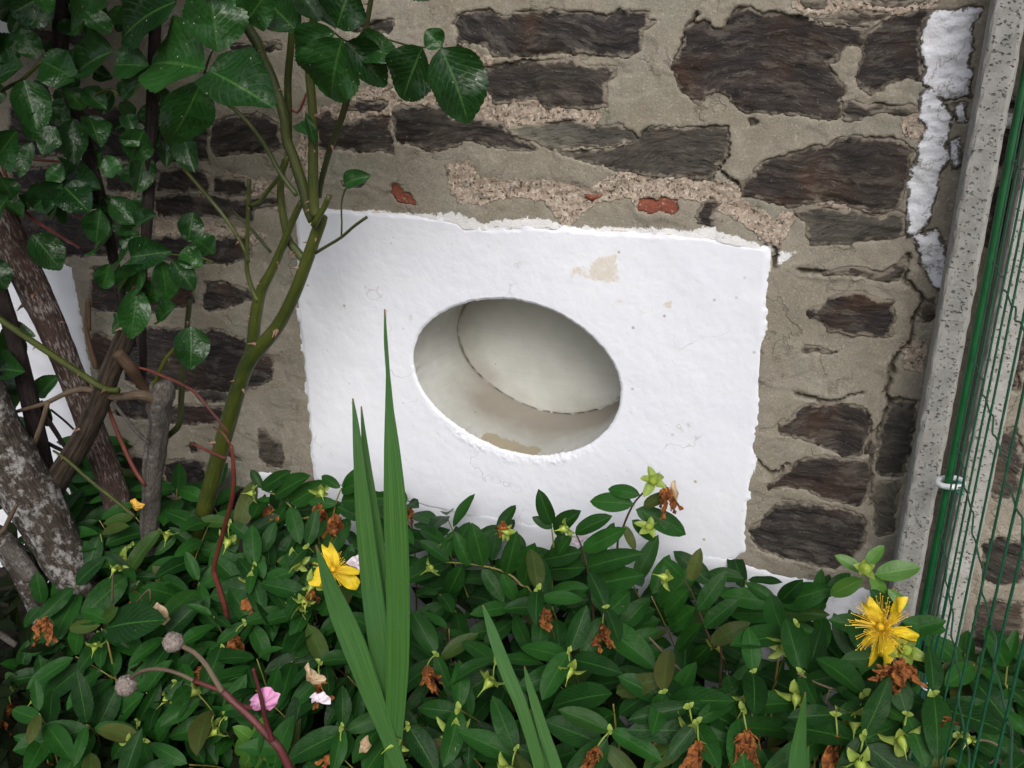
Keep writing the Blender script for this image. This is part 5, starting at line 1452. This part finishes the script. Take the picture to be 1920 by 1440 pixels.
# withered flowers and capsules seen in the bed, each on its own sprig
BED = [  # x, y, kind, direction
 (30,1280,'c',-8,14),(20,1320,'w',4,40),(70,1305,'c',-14,12),(180,1210,'c',-8,16),(90,1430,'w',4,30),(145,1365,'c',-10,18),(260,1385,'c',-8,18),(235,1045,'c',-2,14),(430,1010,'c',-6,10),
 (375,1290,'c',-10,10),(318,1305,'c',-6,12),(410,1365,'c',-10,14),(440,1190,'w',6,36),(470,1085,'c',4,16),(470,1110,'w',2,30),(560,1130,'c',-2,10),(745,1385,'c',-8,6),(925,1270,'c',-6,16),(850,1365,'c',0,10),
 (1070,1250,'c',-4,16),(1130,1170,'w',2,26),(1010,1140,'w',10,14),(1400,1300,'c',2,16),(1495,1300,'c',-12,14),(1300,1365,'c',-6,14),(1310,1390,'w',0,46),(1400,1370,'w',8,60),(1605,1340,'c',4,16),(1570,1380,'w',2,20),
 (1610,1425,'c',0,14),(1690,1380,'c',2,14),(1730,1340,'w',14,10),(1240,1340,'w',4,24),(1120,1400,'w',-6,30),(560,1050,'c',-6,6),(170,1080,'w',14,20),(255,1100,'w',4,20),(600,1270,'w',6,30),(640,1400,'w',-10,20),(1470,1205,'c',0,6),(800,1250,'w',2,10),(400,1240,'w',-10,12),(960,1440,'c',-4,10)]
for (x, y, kd, dx, dy) in BED:
    t = min(1., max(0., (y - 1000) / 440.)); Y = -.20 - .24 * t
    p = A(x, y, Y); base = Vector((p.x + random.uniform(-.08, .08), min(-.03, p.y + random.uniform(.06, .16)), 0))
    where = min(MARKS, key=lambda m: (m[0][0] - p.x) ** 2 + (m[0][1] - p.y) ** 2)[1]
    lab = ('shoot with one yellow green capsule ' if kd == 'c' else 'shoot with one crumpled brown flower ') + where
    root = thing('leafy_sprig', lab, 'sprig', base, lab)
    top = p + Vector((random.uniform(-.010, .010), .012, random.uniform(.010, .018)))
    knee = base.lerp(top, .62) + Vector((0, .03, .035))
    tube('stem', [base, base.lerp(knee, .6) + Vector((0, .012, 0)), knee, top], [.0014, .0012, .0009, .0008], M_STALK, root, base, n=18, sides=6)
    tube('stalk', [top, top.lerp(p, .5) + Vector((0, -.003, .003)), p], [.0010, .0009, .0009], M_SEPAL, root, base, n=7, sides=6)
    q = A(x + dx, y + dy, Y - .006)
    if kd == 'c': add_capsule(root, base, p, (q - p + Vector((random.uniform(-.006, .006), random.uniform(-.01, .0), 0))).normalized(), random.uniform(.0155, .0205))
    else: add_wither(root, base, p, (q - p).normalized(), min(.055, max(.032, (q - p).length * 1.45)))
    T = (top - knee).normalized()
    ref = ((CAMV - top).normalized() + Vector((random.uniform(-.4, .4), 0, random.uniform(.0, .6)))).normalized()
    sx = T.cross(ref).normalized(); sy = sx.cross(T).normalized(); a0 = random.uniform(0, math.pi)
    for k in range(3):
        b = top - T * (.021 * k)
        a = a0 + k * math.pi / 2 + random.uniform(-.4, .4)
        side = sx * math.cos(a) + sy * math.sin(a)
        for sg in (-1, 1):
            if random.random() < .12: continue
            d = (side * sg + T * random.uniform(-.1, .6) + Vector((0, -.05, random.uniform(-.5, .25)))).normalized()
            nr = (ref + Vector((random.uniform(-.45, .45), random.uniform(-.4, .4), random.uniform(-.1, .5)))).normalized()
            put_leaf('leaf', random.choice(HYP), b, b + d * random.uniform(.048, .074) * (.85 if k == 0 else 1.05), nr, root, base, random.uniform(.9, 1.15))
    for sg in (-1, 1):
        put_leaf('bract', SEPALS[0], top, top + (sx * sg * .8 + Vector((0, -.4, .35)) + T * .3).normalized() * random.uniform(.005, .009), view_n(top), root, base)

# ------------------------------------------------------------------ iris blades
def blade(root, base, pts, Y0, Y1, twist=0.0):
    """pts from foot to tip: (px, py, width_px)"""
    n = 40; P = []; W = []
    for i, q in enumerate(pts):
        Y = Y0 + (Y1 - Y0) * i / (len(pts) - 1)
        a = at(q[0], q[1], Y); P.append(a); W.append(q[2] * np.linalg.norm(a - CAMPOS) / F)
    dn = P[0] - P[1]; dn /= np.linalg.norm(dn); P = [P[0] + dn * min(.12, P[0][2] * .9 + .01)] + P; W = [W[0] * .9] + W
    C = catmull(P, n); Wd = np.interp(np.linspace(0, 1, n), np.linspace(0, 1, len(W)), W)
    T = np.gradient(C, axis=0); T /= np.linalg.norm(T, axis=1)[:, None]
    V = []; UV = []
    for i in range(n):
        v = i / (n - 1)
        view = CAMPOS - C[i]; view /= np.linalg.norm(view)
        s = np.cross(T[i], view); s /= np.linalg.norm(s); nn = np.cross(s, T[i])
        a = twist * v; s2 = s * math.cos(a) + nn * math.sin(a); n2 = np.cross(s2, T[i])
        for k_, u in enumerate((-1, -.5, 0, .5, 1)):
            V.append(C[i] + s2 * u * Wd[i] * .5 - n2 * (.10 * Wd[i] * (1 - abs(u)) )); UV.append((k_ / 4, v))
    # a second, slightly offset layer gives the blade thickness
    V = np.array(V); Q = grid_quads(n, 5)
    back = V + np.repeat(np.array([[0, .0007, 0]]), len(V), 0)
    Q2 = Q[:, ::-1] + len(V)
    me = npmesh('blade', np.concatenate([V, back]) - np.array(base), np.concatenate([Q, Q2]), uv=np.array(UV + UV))
    return link('blade', me, M_IRIS, root)
b1 = Vector((at(735, 1400, -.42)[0], -.40, 0))
iris = thing('iris_plant', 'tall fan of green sword shaped blades standing before the white panel', 'iris', b1, 'clumps of sword leaves')
blade(iris, b1, [(738,1385,30),(745,1250,40),(746,1100,42),(741,960,43),(735,850,30),(730,770,16),(727,700,7),(723,640,7),(721,580,2)], -.42, -.38, .25)
blade(iris, b1, [(732,1385,26),(716,1250,36),(699,1120,38),(683,980,31),(673,870,20),(667,800,12),(661,747,2)], -.415, -.37, -.2)
blade(iris, b1, [(738,1370,20),(728,1200,26),(710,1030,22),(694,920,18),(684,840,12),(677,762,2)], -.395, -.35, .1)
blade(iris, b1, [(730,1390,24),(700,1310,34),(665,1215,42),(638,1150,38),(615,1090,24),(592,1022,2)], -.425, -.44, .1)
blade(iris, b1, [(735,1360,16),(724,1240,18),(700,1080,14),(672,900,8),(664,820,2)], -.40, -.36, .1)
b2 = Vector((at(1045, 1460, -.46)[0], -.44, 0))
iris2 = thing('iris_plant', 'smaller pair of grey green blades with a brown tip leaning left in the middle foreground', 'iris', b2, 'clumps of sword leaves')
blade(iris2, b2, [(1014,1470,18),(1006,1420,19),(978,1327,22),(950,1260,24),(926,1195,19),(914,1160,11),(905,1135,2)], -.46, -.44, .1)
blade(iris2, b2, [(1050,1470,19),(1040,1430,19),(1020,1375,19),(1003,1320,16),(991,1280,10),(983,1250,2)], -.455, -.44, -.1)
blade(iris2, b2, [(1032,1470,12),(1022,1425,13),(1006,1375,8),(994,1330,2)], -.45, -.44, -.1)
b3 = Vector((at(1495, 1470, -.46)[0], -.44, 0))
iris3 = thing('iris_plant', 'short pale green blade with a stub beside it at the bottom edge right of centre', 'iris', b3, 'clumps of sword leaves')
blade(iris3, b3, [(1492,1470,28),(1497,1410,26),(1504,1350,14),(1510,1298,2)], -.46, -.45, .1)
blade(iris3, b3, [(1508,1470,14),(1511,1440,12),(1516,1400,2)], -.455, -.45, 0)

# ------------------------------------------------------------------ purple stem with dry seed heads, red cane, petals, dry leaves
b4 = Vector((at(560, 1480, -.5)[0], -.5, 0))
anem = thing('seed_head_stem', 'purple red stem bent left with two round grey dry seed heads', 'dry stem', b4)
def st(pts, Y, mat, nm='stem'):
    P, Rr = ppx(pts, Y); return tube(nm, P, Rr, mat, anem, b4, n=50, sides=9, rough=.05, seed=3)
st([(570,1500,15),(545,1445,15),(525,1405,15),(508,1385,15),(470,1345,13),(440,1318,13),(416,1294,13)], -.47, M_CANEPURPLE)
st([(416,1296,11),(402,1272,10),(385,1245,9),(365,1224,9),(343,1212,9)], -.475, M_CANETAN)
st([(416,1296,8),(385,1284,8),(362,1276,8)], -.475, M_CANEPURPLE)
st([(362,1276,7),(340,1265,7),(315,1257,7),(290,1254,7),(265,1259,7),(246,1271,7)], -.48, M_CANETAN)
st([(424,1304,8),(445,1318,8),(466,1326,8),(490,1326,7)], -.465, M_CANEPURPLE)
st([(510,1388,10),(498,1350,9),(490,1310,8),(482,1280,7),(475,1254,7)], -.48, M_CANEPURPLE)
def head(cx, cy, Y, r_px):
    c = A(cx, cy, Y); r = r_px * (c - CAMV).length / F
    V = []; n = 18; m_ = 26
    for i in range(n + 1):
        a = math.pi * i / n
        for j in range(m_):
            b = 2 * math.pi * j / m_
            d = np.array([math.sin(a) * math.cos(b), math.sin(a) * math.sin(b), math.cos(a)])
            rr = r * (1 + .10 * math.sin(9 * b + 6 * a) * math.sin(8 * a) + .08 * float(vnoise(d[0] * 7 + cx, d[2] * 7 + d[1] * 5, 9)))
            V.append(np.array(c) + d * rr)
    idx = np.arange((n + 1) * m_).reshape(n + 1, m_); nx = np.roll(idx, -1, 1)
    me = npmesh('seed_head', np.array(V) - np.array(b4), np.stack([idx[:-1], idx[1:], nx[1:], nx[:-1]], -1).reshape(-1, 4))
    return link('seed_head', me, M_SEEDHEAD, anem)
head(325, 1204, -.475, 17); head(237, 1285, -.48, 17)
bR = Vector((at(408, 1270, -.4)[0], -.38, 0))
redc = thing('red_cane', 'thin dark red cane curving up across the foot of the green rose cane', 'cane', bR)
P, Rr = ppx([(400,1285,9),(409,1262,9),(420,1240,9),(427,1190,9),(422,1140,10),(405,1085,11),(402,1060,9),(418,1000,9),(436,930,9),(438,880,8),(434,835,7)], -.3)
tube('cane_shaft', [bR + Vector((0, 0, .02))] + [Vector(p) for p in P], [Rr[0]] + Rr, M_CANERED, redc, bR, n=80, sides=9, rough=.05, seed=4)
cane(redc, bR, [(434,838,5),(420,815,4),(400,800,3)], -.3, M_CANERED, .03, 7, 0, name='twig')

def flake(name, pxpoly, Y, mat, label, cat, bow=.004, group=None):
    """a small curled petal or leaf lying on the foliage"""
    P = np.array([at(x, y, Y) for x, y in pxpoly]); c = P.mean(0)
    rings = [1.0, .75, .5, .25]; n = len(P) * 4
    Pd = np.array([P[i // 4] * (1 - (i % 4) / 4) + P[(i // 4 + 1) % len(P)] * (i % 4) / 4 for i in range(n)])
    V = []
    for r_ in rings:
        for i in range(n):
            q = c + (Pd[i] - c) * r_
            q = q + np.array([0, -bow * (1 - r_ * r_) + .0016 * math.sin(i * 1.1 + r_ * 5), .001 * math.sin(i * .7)])
            V.append(q)
    V.append(c + np.array([0, -bow, 0])); V = np.array(V)
    idx = np.arange(len(rings) * n).reshape(len(rings), n); nx = np.roll(idx, -1, 1)
    T = tri_quads((np.stack([idx[:-1], nx[:-1], nx[1:], idx[1:]], -1).reshape(-1, 4), None))
    T = np.concatenate([T, np.stack([idx[-1], nx[-1], np.full(n, len(V) - 1)], -1)])
    V2 = np.concatenate([V, V + np.array([0, .0008, 0])])
    T = np.concatenate([T, T[:, ::-1] + len(V)])
    o = link(name, npmesh(name, V2 - c, T), mat, None, c)
    return tag(o, label, cat, group)
flake('fallen_petal', [(469,1312),(480,1302),(488,1292),(498,1289),(512,1292),(524,1305),(520,1318),(508,1332),(490,1330),(472,1330),(470,1322)], -.47, M_PINK, 'curled bright pink fallen petal caught behind a dark twig', 'petal', .006, 'fallen petals')
flake('fallen_petal', [(581,1306),(592,1300),(604,1298),(616,1306),(620,1318),(608,1320),(598,1312),(586,1318)], -.44, M_PALEPINK, 'small pale pink white petal lying left of the tall blades', 'petal', .004, 'fallen petals')
flake('fallen_petal', [(650,1054),(662,1044),(676,1036),(684,1050),(682,1070),(664,1066)], -.29, M_PALEPINK, 'white petal showing beside the yellow flower behind the blades', 'petal', .002, 'fallen petals')
flake('fallen_petal', [(1062,1018),(1075,1006),(1092,1002),(1098,1010),(1085,1020)], -.15, M_PALEPINK, 'pale pink petal tucked under leaves against the white panel', 'petal', .002, 'fallen petals')
flake('dry_leaf', [(272,1148),(285,1140),(292,1130),(304,1136),(316,1150),(317,1164),(309,1172),(298,1160),(285,1156)], -.34, M_DRYLEAF, 'curled beige dry leaf lying at the foot of the grey stump', 'dry leaf', .006, 'dry leaves')
flake('dry_leaf', [(572,1250),(578,1242),(586,1258),(600,1266),(612,1272),(608,1282),(590,1282),(576,1276)], -.42, M_DRYLEAF, 'pale beige dry leaf lying left of the foot of the tall blades', 'dry leaf', .006, 'dry leaves')
flake('dry_leaf', [(676,1390),(690,1380),(695,1400),(688,1412),(674,1410)], -.45, M_DRYLEAF, 'small tan dry leaf scrap just below the foot of the tall blades', 'dry leaf', .004, 'dry leaves')
flake('dry_leaf', [(245,938),(254,936),(270,946),(268,954),(256,956),(248,950)], -.24, M_YELLOWLEAF, 'small golden yellow dry leaf beside the grey stump', 'dry leaf', .004, 'dry leaves')
flake('dry_leaf', [(1258,905),(1266,902),(1272,925),(1268,950),(1258,958),(1256,935)], -.15, M_DRYLEAF, 'brown dry leaf curl beside the highest sprig', 'dry leaf', .006, 'dry leaves')
def straw(pts, Y, label):
    P, Rr = ppx(pts, Y); c = np.array(P).mean(0)
    o = link('dry_stalk', npmesh('dry_stalk', *(lambda v, q, u: (v - c, tri_quads(q)))(*tube_arrays(P, Rr, n=20, sides=6))), M_CANETAN, None, c)
    tag(o, label, 'dry stalk', 'dry stalks in the bed')
straw([(212,1075,3),(211,1100,4),(210,1130,4)], -.33, 'short upright straw coloured stalk between the lichen trunk and grey stump')
straw([(245,1142,3),(260,1125,4),(280,1106,4),(282,1130,3)], -.33, 'bent straw coloured stalk above the curled beige dry leaf')
straw([(1495,1262,4),(1530,1280,4),(1562,1292,5)], -.36, 'thin pale twig lying right of the pale capsule near the flower')
straw([(1217,1195,4),(1250,1230,5),(1280,1262,5)], -.3, 'thin olive stalk sloping down right of the middle blades')
straw([(1810,1395,3),(1845,1388,4),(1872,1400,4),(1868,1420,4),(1850,1436,3)], -.22, 'pale looped straw behind the fence at the lower right')

# ------------------------------------------------------------------ render
sc.render.engine = 'CYCLES'
sc.cycles.max_bounces = 6
sc.cycles.diffuse_bounces = 3
sc.cycles.glossy_bounces = 2
sc.cycles.transmission_bounces = 3
